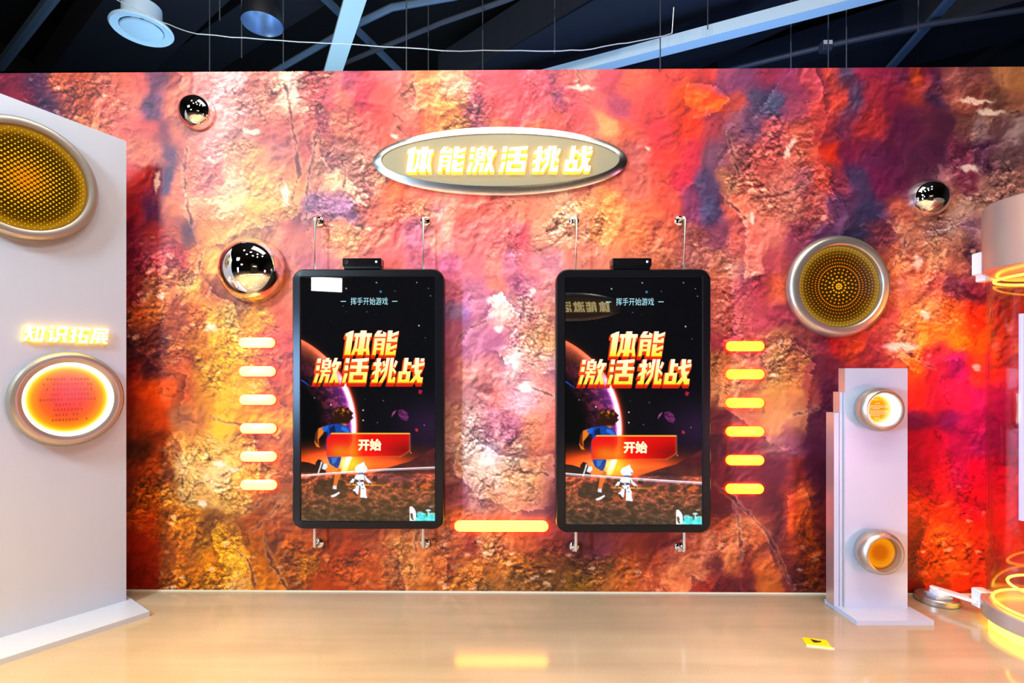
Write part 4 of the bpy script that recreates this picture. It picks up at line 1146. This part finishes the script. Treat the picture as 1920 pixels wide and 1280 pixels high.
def make_display(label, loc, rod_x):
    """local y = 0 is the wall surface; the screen face stands 0.11 m in front"""
    t = thing('touch_display', label, 'screen', loc, 0, 'wall displays')
    W_, H_ = 0.7295, 1.246
    b_ = MB()
    cz_ = 0.0
    rings = [rrect(W_ - .02, H_ - .02, .05, -0.045), rrect(W_, H_, .056, -0.050), rrect(W_, H_, .056, -0.098), rrect(W_ - .006, H_ - .006, .053, -0.106),
             rrect(W_ - .014, H_ - .014, .050, -0.110), rrect(SCR_W + .010, SCR_H + .010, .006, -0.112), rrect(SCR_W + .001, SCR_H + .001, .004, -0.106)]
    b_.loft(rings, M['black'], True, False, False)
    b_.build('frame', t)
    b_ = MB()
    b_.box(-SCR_W / 2 - .002, SCR_W / 2 + .002, -0.1055, -0.09, -SCR_H / 2 - .002, SCR_H / 2 + .002, M['black_gloss'])
    scr = b_.build('screen', t)
    link('picture', PIC, scr, (0, -0.1060, 0))
    # writing on the screen
    kx, kz = SCR_W / 252.0, SCR_H / 458.0

    def lx(px):
        return (px - 691) * kx

    def lz(py):
        return -(py - 749) * kz
    y0 = -0.1062
    b_ = MB()
    add_type(b_, '挥手开始游戏', lx(693.5), lz(565), 14.0 * kz, y0, M['screen'], lin('a8dce8'), 0, 70 * kx)
    b_.build('caption', scr)
    for xx in (644.5, 741.5):
        b_ = MB()
        b_.add([(lx(xx - 5), y0, lz(566)), (lx(xx + 5), y0, lz(566)), (lx(xx + 5), y0, lz(564.6)), (lx(xx - 5), y0, lz(564.6))], [(0, 1, 2, 3)], M['screen'], lin('a8dce8'))
        b_.build('dash', scr)
    b_ = MB()
    add_type(b_, '开始', lx(694.5), lz(835), 20.5 * kz, y0, M['screen'], lin('fff2c0'), 1.0 * kx, 42 * kx)
    b_.build('button_caption', scr)
    rows = [((('ti', 645, 49), ('neng', 698, 45)), 666, 46), ((('ji', 590, 45), ('huo', 643, 45), ('tiao', 697, 44), ('zhan', 746, 46)), 718, 46)]
    for row, base, ht in rows:
        for key, x, wd in row:
            b_ = MB()
            zb, hh = lz(base), ht * kz
            for i in range(5, 0, -1):
                cc = lin('c81408') if i > 1 else lin('e04408')
                flat_letter(b_, key, lx(x - .5 * i - .6), lz(base + 1.35 * i), wd * kx * 1.02, hh, y0 - .0003 + .00002 * i, cc, lin('f05a10'), M['screen'], zb - .02, zb + hh, .9 * kx)
            flat_letter(b_, key, lx(x), zb, wd * kx, hh, y0 - .0005, lin('ffe000'), lin('fff2d8'), M['screen'], zb, zb + hh * 1.02)
            b_.build('title_letter', scr)
    # hanging rods, bent back to the wall at their free end
    for (rx, sgn) in rod_x:
        for zz, up in ((H_ / 2, 1), (-H_ / 2, -1)):
            ze = up * (0.878 if up > 0 else 0.722)
            yr = -0.072
            b_ = MB()
            b_.tube([(rx, yr, zz - up * .03), (rx, yr, ze - up * .012), (rx, yr + .003, ze - up * .004), (rx, yr + .012, ze), (rx, -0.012, ze)], 0.0072, M['steel'], 10)
            rod = b_.build('hanging_rod', t)
            b_ = MB()
            b_.lathe([(0.025, 0.0005), (0.025, 0.004), (0.023, 0.010), (0.016, 0.015), (0.008, 0.017)], M['chrome'], 24, 'y', (rx, 0, ze), cap0=True, cap1=True)
            s_ = 0.70710678
            b_.add([(rx - .017, -0.0155, ze - .013), (rx - .013, -0.0155, ze - .017), (rx + .017, -0.0155, ze + .013), (rx + .013, -0.0155, ze + .017)], [(0, 1, 2, 3)], M['dark_gap'])
            b_.build('wall_mount', rod)
    return t


def sensor(label, loc):
    t = thing('depth_camera', label, 'camera', loc, 0, 'sensor cameras on the displays')
    b_ = MB()
    b_.box(-0.0925, 0.0925, -0.034, 0.034, 0.012, 0.050, M['black_gloss'], 0.004)
    b_.box(-0.088, 0.088, -0.028, 0.028, 0.0, 0.014, M['black'], 0.003)
    b_.build('housing', t)
    b_ = MB()
    b_.lathe([(0.011, 0.0345), (0.011, 0.0365), (0.008, 0.0368), (0.004, 0.036)], M['black'], 24, 'y', (-0.072, 0, 0.031), cap1=True)
    b_.build('lens', t)
    b_ = MB()
    b_.lathe([(0.0045, 0.0345), (0.0045, 0.0355)], M['led_white'], 16, 'y', (0.070, 0, 0.032), cap1=True)
    b_.build('indicator', t)
    return t


dw = WY - 0.11
pl = on_y(689.5, 748, dw)
pr_ = on_y(1188.5, 751.5, dw - 0.02)
for (lab, p_, rods, off) in (('black framed upright screen left of centre, showing a running boy', pl, (590, 793.5), 0.0),
                             ('black framed upright screen right of centre, with a yellow oval mirrored in its top', pr_, (1080, 1283), 0.02)):
    rr = [(on_y(rx, 450, WY - 0.072 - off).x - p_.x, 0) for rx in rods]
    make_display(lab, (p_.x, WY - off, p_.z), rr)
# wall spacers keep the right display the same distance in front of the wall
for lab, px_, off, p_ in (('black sensor camera on top of the left screen', 681.5, 0.0, pl), ('black sensor camera on top of the right screen', 1182, 0.02, pr_)):
    q_ = on_y(px_, 500, WY - 0.08 - off)
    sensor(lab, (q_.x, WY - 0.08 - off, p_.z + 0.623))


# ------------------------------------------------------------------ round lamps with perforated fronts
def ringdisc(b_, stops, m, y, c=(0, 0), n=72):
    """flat disc of coloured rings; stops: (radius, colour)"""
    rings, cols = [], []
    for r, col in stops:
        rings.append([(c[0] + r * math.cos(2 * PI * i / n), y, c[1] + r * math.sin(2 * PI * i / n)) for i in range(n)])
        cols.append(col)
    b_.loft(rings, m, False, False, False, cols)


def dots(b_, pts, y, col, m):
    for (x, z, r) in pts:
        n = 8
        v = [(x + r * math.cos(2 * PI * i / n), y - .0012, z + r * math.sin(2 * PI * i / n)) for i in range(n)]
        v2 = [(x + r * math.cos(2 * PI * i / n), y, z + r * math.sin(2 * PI * i / n)) for i in range(n)]
        b_.add(v + v2, [tuple(range(n))] + [(i, n + i, n + (i + 1) % n, (i + 1) % n) for i in range(n)], m, col(math.hypot(x, z)))


def lerp(a, b_, t):
    t = min(1, max(0, t))
    return tuple(a[i] * (1 - t) + b_[i] * t for i in range(4))


AMB_D, AMB_M, AMB_E, AMB_R = lin('1c0d02'), lin('3a2206'), lin('a87008'), lin('8a6a30')

# on the rock wall, right of the screens
p = on_y(1564.5, 539, WY)
t = thing('perforated_disc', 'round wall lamp with rings of orange dots on the rock right of the screens', 'wall lamp', (p.x, WY, p.z))
b = MB()
b.lathe([(0.236, 0.0005), (0.247, 0.010), (0.250, 0.024), (0.247, 0.038), (0.238, 0.050), (0.226, 0.055), (0.205, 0.054), (0.200, 0.050), (0.198, 0.034)], M['nickel'], 96, cap0=True)
b.build('bezel', t)
b = MB()
ringdisc(b, [(0.001, AMB_D), (0.10, AMB_D), (0.145, lin('2c1a06')), (0.168, lin('543808')), (0.190, lin('9a7424')), (0.199, lin('6a4c18'))], M['print'], -0.034)
fp = b.build('perforated_plate', t)
b = MB()
pts = []
for (r, n, s) in ((0.0, 1, .0052), (0.0125, 8, .0048), (0.0315, 14, .0046), (0.048, 13, .0048), (0.066, 22, .0042), (0.083, 26, .0039), (0.099, 60, .0034), (0.115, 60, .0031),
                  (0.131, 56, .0029), (0.147, 60, .0028), (0.162, 62, .0026), (0.177, 66, .0026), (0.190, 70, .0024)):
    for i in range(n):
        a = 2 * PI * i / n + r * 7
        pts.append((r * math.cos(a), r * math.sin(a), s))
dots(b, pts, -0.0345, lambda r: lerp(lin('ffb020'), lerp(lin('f07010'), lin('d8a040'), (r - .14) / .05), r / .12), M['print'])
o = b.build('lit_hole', fp)
o['kind'] = 'stuff'


# ------------------------------------------------------------------ information board on the left
XF, YF = P(236.8, 1125.4, 2.46).x, P(236.8, 1125.4, 2.46).y
BRZ = R(53.43)
t = thing('information_board', 'tall silver standing board with two round lamps at the left edge', 'information board', (XF, YF, 0), BRZ)
L = 1.5
b = MB()
b.box(-L, 0.022, -0.215, 0.10, 0.0, 0.0225, M['silver'])
b.build('base_plate', t)
b = MB()
z0, z1, th_ = 2.183, 2.183 + 0.088 * L, 0.06
v = [(-L, 0, .0225), (0, 0, .0225), (0, 0, z0), (-L, 0, z1), (-L, th_, .0225), (0, th_, .0225), (0, th_, z0), (-L, th_, z1)]
b.add(v, [(0, 1, 2, 3), (5, 4, 7, 6), (1, 5, 6, 2), (4, 0, 3, 7), (3, 2, 6, 7), (0, 4, 5, 1)], M['silver'])
b.build('panel', t)
# big perforated lamp near the top
c0 = (-0.366, 1.893)
b = MB()
b.lathe([(0.246, 0.0), (0.250, 0.008), (0.251, 0.020), (0.247, 0.032), (0.238, 0.041), (0.225, 0.043), (0.213, 0.040), (0.211, 0.022)], M['nickel'], 96, 'y', (c0[0], 0, c0[1]))
lamp = b.build('perforated_lamp', t)
b = MB()
ringdisc(b, [(0.001, lin('5a2404')), (0.06, lin('3a1604')), (0.13, lin('2a1404')), (0.172, lin('543006')), (0.196, lin('a87410')), (0.205, lin('a07020')), (0.212, lin('5a3c10'))], M['print'], -0.022, c0)
b.build('perforated_plate', lamp)
b = MB()
pts = []
g = 0.0205
for i in range(-24, 25):
    for j in range(-24, 25):
        x, z = (i * g + (j % 2) * g / 2), j * g * 0.5
        r = math.hypot(x, z)
        if r < 0.203:
            pts.append((x, z, 0.0022 + 0.0047 * max(0, 1 - r / 0.17) ** 0.85))
dots(b, pts, -0.0225, lambda r: lerp(lin('ff9010'), lin('f0c820'), r / .15), M['print'])
for i, q in enumerate(b.v):
    b.v[i] = (q[0] + c0[0], q[1], q[2] + c0[1])
o = b.build('lit_hole', lamp)
o['kind'] = 'stuff'
# raised lettering
for key, x in zip(('zhi', 'shi', 'tuo', 'zhan3'), (-0.372, -0.294, -0.219, -0.146)):
    b = MB()
    solid_letter(b, key, x, 1.226, 0.064, 0.066, 0.0, 0.016)
    b.build('letter', t)


def text_rows(b_, rows, y, m, h, seed, col):
    """rows of printed characters too small to be read: (centre x, z, characters)"""
    rnd = random.Random(seed)
    for (cx_, z, n) in rows:
        for i in range(n):
            if rnd.random() < .08:
                continue
            x = cx_ + (i - n / 2) * h * 1.12
            for k in range(3):
                za = z + h * (.05 + .33 * k)
                xa, xb = x + h * rnd.uniform(0, .25), x + h * rnd.uniform(.6, .95)
                b_.add([(xa, y, za), (xb, y, za), (xb, y, za + h * .13), (xa, y, za + h * .13)], [(0, 1, 2, 3)], m, col)
            xv = x + h * rnd.uniform(.2, .7)
            b_.add([(xv, y - 1e-5, z), (xv + h * .14, y - 1e-5, z), (xv + h * .14, y - 1e-5, z + h * .9), (xv, y - 1e-5, z + h * .9)], [(0, 1, 2, 3)], m, col)


# lower text lamp
c1 = (-0.221, 0.979)
b = MB()
b.lathe([(0.196, 0.0), (0.203, 0.008), (0.205, 0.020), (0.202, 0.034), (0.194, 0.046), (0.184, 0.050), (0.172, 0.049), (0.160, 0.045), (0.158, 0.042)], M['nickel'], 96, 'y', (c1[0], 0, c1[1]))
lamp = b.build('text_lamp', t)
b = MB()
b.lathe([(0.158, 0.043), (0.150, 0.016)], M['ring_hot'] if 'ring_hot' in M else M['led_white'], 96, 'y', (c1[0], 0, c1[1]))
b.build('light_ring', lamp)
b = MB()
ringdisc(b, [(0.001, lin('ff3018')), (0.05, lin('ff3a10')), (0.095, lin('ff6408')), (0.122, lin('ff9a04')), (0.136, lin('ffe010')), (0.145, (1.4, 1.3, .7, 1)), (0.151, (2, 2, 1.7, 1))], M['print'], -0.016, c1)
b.build('face', lamp)
b = MB()
rows = [(0.0, 0.082, 13), (0.0, 0.060, 15), (0.005, 0.038, 14), (0.03, 0.016, 8), (0.0, -0.006, 19), (0.0, -0.028, 8), (0.0, -0.050, 9), (0.0, -0.072, 8), (0.0, -0.094, 12)]
text_rows(b, [(c1[0] + a, c1[1] + z, n) for a, z, n in rows], -0.0166, M['print'], 0.0105, 4, lin('a01208'))
add_type(b, '2004年', c1[0] - 0.045, c1[1] + 0.0215, 0.011, -0.0166, M['print'], lin('a01208'))
o = b.build('fine_print', lamp)
o['kind'] = 'stuff'

# ------------------------------------------------------------------ stepped pillar on the right
def cx(px, d):
    return P(px, 700, d)


pf = P(1643, 1140, 2.383)
t = thing('stepped_pillar', 'low silver pillar of stepped slabs with two round lamps', 'pillar', (pf.x, pf.y, 0), TH)
b = MB()
# chamfered base plate
bx0, bx1, by0, by1 = -0.172, 0.163, -0.120, 0.10
b.box(bx0, bx1, by0, by1, 0.0, 0.021, M['silver'])
b.build('base_plate', t)
b = MB()
b.box(-0.1425, 0.1425, 0.0, 0.045, 0.021, 1.114, M['silver'], 0.0, M['edge'])
b.build('front_slab', t)
b = MB()
b.box(-0.1575, -0.1435, 0.014, 0.060, 0.021, 1.005, M['silver'], 0.0, M['edge'])
b.build('middle_slab', t)
b = MB()
b.box(-0.181, -0.1585, 0.018, 0.075, 0.021, 0.909, M['silver'], 0.0, M['edge'])
b.build('side_slab', t)
for zc, kind in ((0.930, 'text'), (0.292, 'dots')):
    c2 = (-0.022, zc)
    b = MB()
    b.lathe([(0.080, 0.0), (0.090, 0.012), (0.097, 0.030), (0.099, 0.048), (0.097, 0.064), (0.091, 0.078), (0.083, 0.085), (0.077, 0.0855), (0.073, 0.083), (0.072, 0.078)], M['nickel'], 72, 'y', (c2[0], 0, c2[1]))
    lamp = b.build('text_lamp' if kind == 'text' else 'perforated_lamp', t)
    if kind == 'text':
        b = MB()
        b.lathe([(0.072, 0.079), (0.070, 0.030)], M['led_white'], 72, 'y', (c2[0], 0, c2[1]))
        b.build('light_ring', lamp)
        b = MB()
        ringdisc(b, [(0.001, lin('ff9000')), (0.03, lin('ff9404')), (0.05, lin('ffb808')), (0.060, (1.3, .95, .15, 1)), (0.070, (2, 1.9, 1.4, 1))], M['print'], -0.034, c2)
        b.build('face', lamp)
        b = MB()
        rows = [(0, 0.040, 7), (0, 0.024, 5), (0, 0.014, 19), (0, 0.007, 19), (-.012, 0.0, 9), (0, -0.010, 19), (0, -0.017, 19), (0, -0.024, 18), (-.012, -0.031, 9), (0, -0.042, 5), (0, -0.050, 13)]
        text_rows(b, [(c2[0] + a, c2[1] + z, n) for a, z, n in rows], -0.0346, M['print'], 0.0048, 9, (1.4, 1.25, .75, 1))
        o = b.build('fine_print', lamp)
        o['kind'] = 'stuff'
    else:
        b = MB()
        ringdisc(b, [(0.001, lin('d86000')), (0.03, lin('e06c00')), (0.042, lin('f08c04')), (0.060, lin('ff9c08')), (0.066, lin('e08010')), (0.0725, lin('6a3808'))], M['print'], -0.052, c2)
        b.lathe([(0.072, 0.079), (0.0725, 0.052)], M['nickel_dark'] if 'nickel_dark' in M else M['nickel'], 72, 'y', (c2[0], 0, c2[1]))
        fp = b.build('perforated_plate', lamp)
        b = MB()
        pts = []
        for k, r in enumerate([0.0, .008, .0125, .0175, .0225, .0275, .0325, .0375, .0425, .0475, .0525, .0575, .0625]):
            n = max(1, int(2 * PI * r / (.0042 if k % 2 else .0052)))
            for i in range(n):
                a = 2 * PI * i / n
                pts.append((r * math.cos(a), r * math.sin(a), .00105))
        dots(b, pts, -0.0522, lambda r: lerp(lin('8a2c00'), lin('d87800'), (r - .03) / .03), M['print'])
        for i, q in enumerate(b.v):
            b.v[i] = (q[0] + c2[0], q[1], q[2] + c2[1])
        o = b.build('lit_hole', fp)
        o['kind'] = 'stuff'

# ------------------------------------------------------------------ glowing display tube at the right edge
tc_ = P(CX + F * 2.345 / 2.13, 700, 2.13)
t = thing('display_tube', 'tall clear display tube with metal collars and yellow neon rings', 'display tube', (tc_.x, tc_.y, 0))
RG = 0.25
b = MB()
b.lathe([(RG, 0.10), (RG, 1.545), (RG - .008, 1.545), (RG - .008, 0.10), (RG, 0.10)], M['glass'], 96, 'z')
b.build('clear_tube', t)
b = MB()
b.lathe([(0.0, 1.500), (0.205, 1.500), (0.262, 1.530), (0.262, 1.80), (0.255, 1.806), (0.0, 1.806)], M['cap'], 96, 'z', smooth=False)
b.build('top_collar', t)
b = MB()
b.lathe([(0.0, 0.046), (0.262, 0.046), (0.266, 0.050), (0.266, 0.108), (0.262, 0.112), (0.236, 0.112), (0.232, 0.096), (0.0, 0.092)], M['cap'], 96, 'z', smooth=False)
b.build('bottom_collar', t)
b = MB()
b.lathe([(0.0, 0.0), (0.240, 0.0), (0.240, 0.045), (0.0, 0.045)], M['led_yellow'], 96, 'z', smooth=False)
b.build('glowing_foot', t)
for zz, rr in ((0.118, 0.226), (1.488, 0.222), (0.20, 0.18)):
    b = MB()
    b.tube([(rr * math.cos(2 * PI * i / 64), rr * math.sin(2 * PI * i / 64), zz) for i in range(64)], 0.005, M['led_yellow'], 8, True)
    b.build('neon_ring', t)
b = MB()
q = P(1917, 700, 2.10)
b.tube([(q.x - tc_.x, q.y - tc_.y, 0.50), (q.x - tc_.x, q.y - tc_.y, 1.33)], 0.011, M['neon_violet'], 12)
b.build('neon_rod', t)
# white clips on the left of the collars
for za, zb in ((1.535, 1.635), (0.035, 0.115)):
    q = P(1843, 700, 2.36)
    b = MB()
    x_, y_ = q.x - tc_.x, q.y - tc_.y
    if za > 1:
        b.box(x_ - .028, x_ + .018, y_ - .03, y_ + .03, za, zb, M['white_plastic'], 0.006)
        b.box(x_ - .010, x_ + .045, y_ - .03, y_ + .03, za - .03, za + .012, M['white_plastic'], 0.005)
    else:
        b.box(x_ - .030, x_ + .022, y_ - .03, y_ + .03, za, zb, M['white_plastic'], 0.006)
    b.build('clip', t)
for nm, zz, pw, cl, sz in (('tube_glow_red', 0.95, 5, (1.0, 0.06, 0.05), 0.06), ('tube_glow_amber', 0.30, 5, (1.0, 0.30, 0.03), 0.05), ('tube_glow_top', 1.36, 7, (1.0, 0.22, 0.03), 0.05)):
    l = bpy.data.lights.new(nm, 'POINT')
    l.energy, l.color, l.shadow_soft_size = pw, cl, sz
    lo = bpy.data.objects.new(nm, l)
    lo.location = (tc_.x - 0.04, tc_.y + 0.05, zz)
    COL.objects.link(lo)

# small puck with flat arms on the floor, reaching to the tube
q = P(1757, 1122, 2.50)
t = thing('floor_puck', 'low round metal puck with white arms on the floor beside the tube', 'floor fitting', (q.x, q.y, 0))
b = MB()
b.lathe([(0.0, 0.0), (0.082, 0.0), (0.086, 0.004), (0.086, 0.026), (0.082, 0.030), (0.0, 0.030)], M['nickel'], 64, 'z', smooth=False)
b.build('disc', t)
b = MB()
b.box(-0.048, 0.030, -0.052, 0.020, 0.0305, 0.042, M['silver'])
b.box(-0.028, 0.022, -0.045, 0.012, 0.042, 0.055, M['white_plastic'])
b.build('stepped_block', t)
tgt = P(1826, 700, 2.37)
for dy in (-0.02, 0.025):
    b = MB()
    b.beam((-0.01, dy, 0.062), (tgt.x - q.x, tgt.y - q.y + dy, 0.062), 0.020, 0.012, M['white_plastic'])
    b.build('arm', t)

# yellow plate let into the floor
q = on_z(1531, 1206, 0.0)
t = thing('floor_plate', 'small yellow plate with a dark mark lying on the floor', 'floor plate', (q.x, q.y, 0), R(-14))
b = MB()
b.box(-0.046, 0.046, -0.030, 0.030, 0.0, 0.006, M['sticker'], 0.003)
b.build('plate', t)
b = MB()
b.box(-0.046, 0.052, -0.036, -0.0305, 0.0, 0.005, M['sticker_edge'])
b.build('front_edge', t)
b = MB()
b.add([(-0.018, 0.022, 0.0063), (-0.012, -0.008, 0.0063), (0.004, -0.004, 0.0063), (0.020, 0.004, 0.0063), (0.019, 0.016, 0.0063), (0.012, 0.012, 0.0063), (-0.008, 0.018, 0.0063)], [(0, 1, 2, 3, 4, 5, 6)], M['sticker_dark'])
b.build('mark', t)

# ------------------------------------------------------------------ across the room (seen only mirrored): second oval sign, lit line in the floor
b = MB()
b.box(-0.1, 1.85, -1.46, -1.36, 0.0, 2.5, M['dark_wall'])
struct(b.build('wall_partition'))
s2 = copy_tree(sign)
s2.location = (0.86, -1.355, 1.89)
s2.rotation_euler = (0, 0, PI)
s2['label'] = 'twin oval sign across the room, mirrored in the right screen'
b = MB()
pts = [(-2.6, -0.3, .007), (-1.94, -.64, .007), (-1.3, -.92, .007), (-.68, -1.07, .007), (0, -1.04, .007), (.4, -.9, .007), (.78, -.71, .007), (1.4, -.46, .007), (2.06, -.25, .007), (2.8, -.1, .007)]
b.tube(pts, 0.004, M['neon_line'], 8)
o = b.build('floor_light_strip')
tag(o, 'curved white light strip on the floor across the room, mirrored in the screens', 'light strip')

# ------------------------------------------------------------------ under the ceiling
def pipe(name, label, cat, pts, r, m, group=None):
    b_ = MB()
    b_.tube(pts, r, m, 8)
    return tag(b_.build(name), label, cat, group)


def bar(name, label, cat, p0, p1, wd, ht, m, mb=None, group=None):
    b_ = MB()
    b_.beam(p0, p1, wd, ht, m, mb)
    return tag(b_.build(name), label, cat, group)


def ext(pa, pb, k0, k1):
    pa, pb = Vector(pa), Vector(pb)
    return pa + (pa - pb) * k0, pb + (pb - pa) * k1


# round air valve
q = on_z(266, 55, 3.75)
t = thing('air_valve', 'pale blue round air valve hanging under the dark ceiling at left', 'air vent', (q.x, q.y, q.z))
b = MB()
b.lathe([(0.150, 0.0), (0.205, -0.012), (0.215, 0.0), (0.210, 0.012), (0.165, 0.030), (0.135, 0.040), (0.135, 0.17), (0.128, 0.17), (0.128, 0.03), (0.150, 0.0)], M['vent'], 64, 'z')
b.build('collar', t)
b = MB()
b.lathe([(0.0, -0.022), (0.08, -0.022), (0.138, -0.014), (0.143, -0.004), (0.130, 0.006), (0.0, 0.012)], M['vent'], 64, 'z')
b.build('disc', t)
b = MB()
b.tube([(0, 0, 0.01), (0, 0, CZ - q.z)], 0.012, M['wire'], 8)
b.build('stem', t)
# mirrored pendant lamp
q = on_z(492, 46, 3.75)
t = thing('pendant_lamp', 'silvery blue pendant lamp shade hanging near the ceiling top', 'pendant lamp', (q.x, q.y, q.z))
b = MB()
b.lathe([(0.152, 0.0), (0.150, 0.02), (0.142, 0.12), (0.11, 0.22), (0.05, 0.28), (0.02, 0.29)], M['shade'], 48, 'z')
b.build('shade', t)
b = MB()
b.lathe([(0.150, 0.001), (0.146, 0.02), (0.137, 0.12), (0.105, 0.21), (0.05, 0.265), (0.0, 0.27)], mat('silvery_reflector', lin('cfe0f8'), 0.28, 0.9), 48, 'z')
b.build('reflector', t)
b = MB()
b.tube([(0, 0, 0.28), (0, 0, CZ - q.z)], 0.010, M['wire'], 8)
b.build('stem', t)
# broad pale beams
a_, b_2 = ext(on_z(1112, 122, 4.3), on_z(1548, 8, 4.3), 1.2, 1.0)
bar('light_trough', 'long pale blue box beam slanting up to the right under the ceiling', 'beam', a_, b_2, 0.135, 0.11, M['beam_pale'], M['beam_pale'])
a_, b_2 = ext(on_z(626, 128, 4.2), on_z(664, 4, 4.2), 1.5, 1.2)
bar('ceiling_beam', 'broad pale blue steel beam left of centre under the ceiling', 'beam', a_, b_2, 0.17, 0.03, M['beam_pale'], M['beam_pale'])
# thinner struts
for (lab, x0_, y0_, x1_, y1_, z_, wd, m) in (
        ('blue grey strut crossing down to the right behind the broad beam', 612, 0, 745, 130, 4.75, 0.06, 'strut_blue'),
        ('dark blue strut rising to the right near the upper right corner', 1668, 128, 1781, 0, 4.6, 0.075, 'strut_blue')):
    a_, b_2 = ext(on_z(x0_, y0_, z_), on_z(x1_, y1_, z_), 1.0, 1.0)
    bar('steel_strut', lab, 'strut', a_, b_2, wd, 0.05, M[m], None, 'diagonal struts')
for (lab, pp, z_, r, m) in (
        ('thick blue grey pipe in the upper left corner', [(-90, 240), (-20, 150), (95, 0), (150, -70), (230, -170)], 4.4, 0.05, 'strut_blue'),
        ('bent grey pipe right of the broad beam', [(410, 194), (515, 134), (618, 75), (668, 46), (735, 14), (850, -6), (900, -20), (1200, -100)], 4.45, 0.032, 'strut_blue'),
        ('thin grey pipe rising behind the bent pipe', [(550, 158), (690, 100), (830, 42), (950, 0), (1000, -20), (1200, -100)], 4.6, 0.025, 'strut_dark'),
        ('long dark grey pipe below the pale box beam at right', [(1200, 172), (1380, 128), (1560, 84), (1740, 46), (1960, 12), (2200, -25)], 4.5, 0.028, 'strut_dark')):
    pipe('ceiling_pipe', lab, 'pipe', [on_z(x_, y_, z_) for x_, y_ in pp], r, M[m], 'pipes under the ceiling')
# ducts
for (lab, x0_, y0_, x1_, y1_, z_, wd, ht) in (
        ('wide charcoal duct at the upper left behind the air valve', 150, 150, 330, -60, 4.85, 0.75, 0.4),
        ('narrow charcoal duct left of the broad beam', 300, 140, 560, -40, 5.0, 0.5, 0.3),
        ('wide charcoal duct above the oval sign', 900, 150, 1260, -50, 4.8, 0.95, 0.45),
        ('charcoal duct above the pale box beam', 1150, 150, 1560, -60, 5.0, 0.6, 0.4),
        ('charcoal duct at the upper right', 1400, 150, 1960, -10, 5.0, 0.8, 0.4)):
    a_, b_2 = ext(on_z(x0_, y0_, z_), on_z(x1_, y1_, z_), 0.1, 0.3)
    bar('ceiling_duct', lab, 'duct', a_, b_2, wd, ht, M['duct'], None, 'ducts under the ceiling')
# junction box on the long pipe
q = on_z(1548, 88, 4.47)
b = MB()
b.box(-0.05, 0.05, -0.04, 0.04, -0.05, 0.05, M['strut_dark'], 0.006)
b.box(-0.045, 0.045, -0.043, -0.040, 0.005, 0.045, M['white_plastic'])
tag(b.build('junction_box', None, q), 'small junction box with a pale label on the long dark pipe', 'junction box')
# hanging wires
for (px_, lo, d, where) in [(393, 145, 4.7, 'midway between the round air valve and the pendant lamp'), (453, 108, 4.5, 'against the left side of the pendant lamp'),
                            (412, 38, 4.4, 'ending short, left of the pendant lamp'), (531, 145, 4.6, 'just right of the pendant lamp'),
                            (762, 145, 4.4, 'brightest one, right of the broad beam'), (803, 145, 5.2, 'second to the right of the broad beam'),
                            (905, 145, 5.0, 'above the left half of the oval sign'), (1040, 100, 4.8, 'over the right half of the oval sign'),
                            (1238, 140, 4.6, 'crossing the lower part of the pale box beam'), (1327, 55, 4.8, 'ending above the pale box beam'),
                            (1553, 140, 4.9, 'just right of the junction box'), (1587, 140, 4.7, 'second to the right of the junction box'),
                            (1483, 140, 4.9, 'left of the junction box'), (1722, 60, 4.6, 'meeting the dark blue strut')]:
    q = P(px_, lo, d)
    pipe('hanging_wire', 'thin dark wire hanging down, ' + where, 'wire', [q, (q.x, q.y, CZ)], 0.0055, M['wire'], 'hanging wires')
# twinkling string sagging across
pp = [(200, -8), (250, 14), (300, 40), (350, 58), (378, 65), (460, 71), (560, 78), (640, 82), (760, 90), (862, 96), (930, 94), (1000, 95), (1050, 96), (1110, 92), (1160, 82), (1210, 75), (1260, 63), (1265, -10)]
b = MB()
pts = []
for (x, y), (x2, y2) in zip(pp[:-1], pp[1:]):
    for k in range(3):
        u = k / 3
        pts.append(P(x + (x2 - x) * u, y + (y2 - y) * u + (random.Random(int(x) + k).uniform(-1, 1)), 3.2))
b.tube(pts, 0.0026, M['fairy'], 6)
tag(b.build('string_garland'), 'thin silvery string sagging across under the ceiling', 'string')
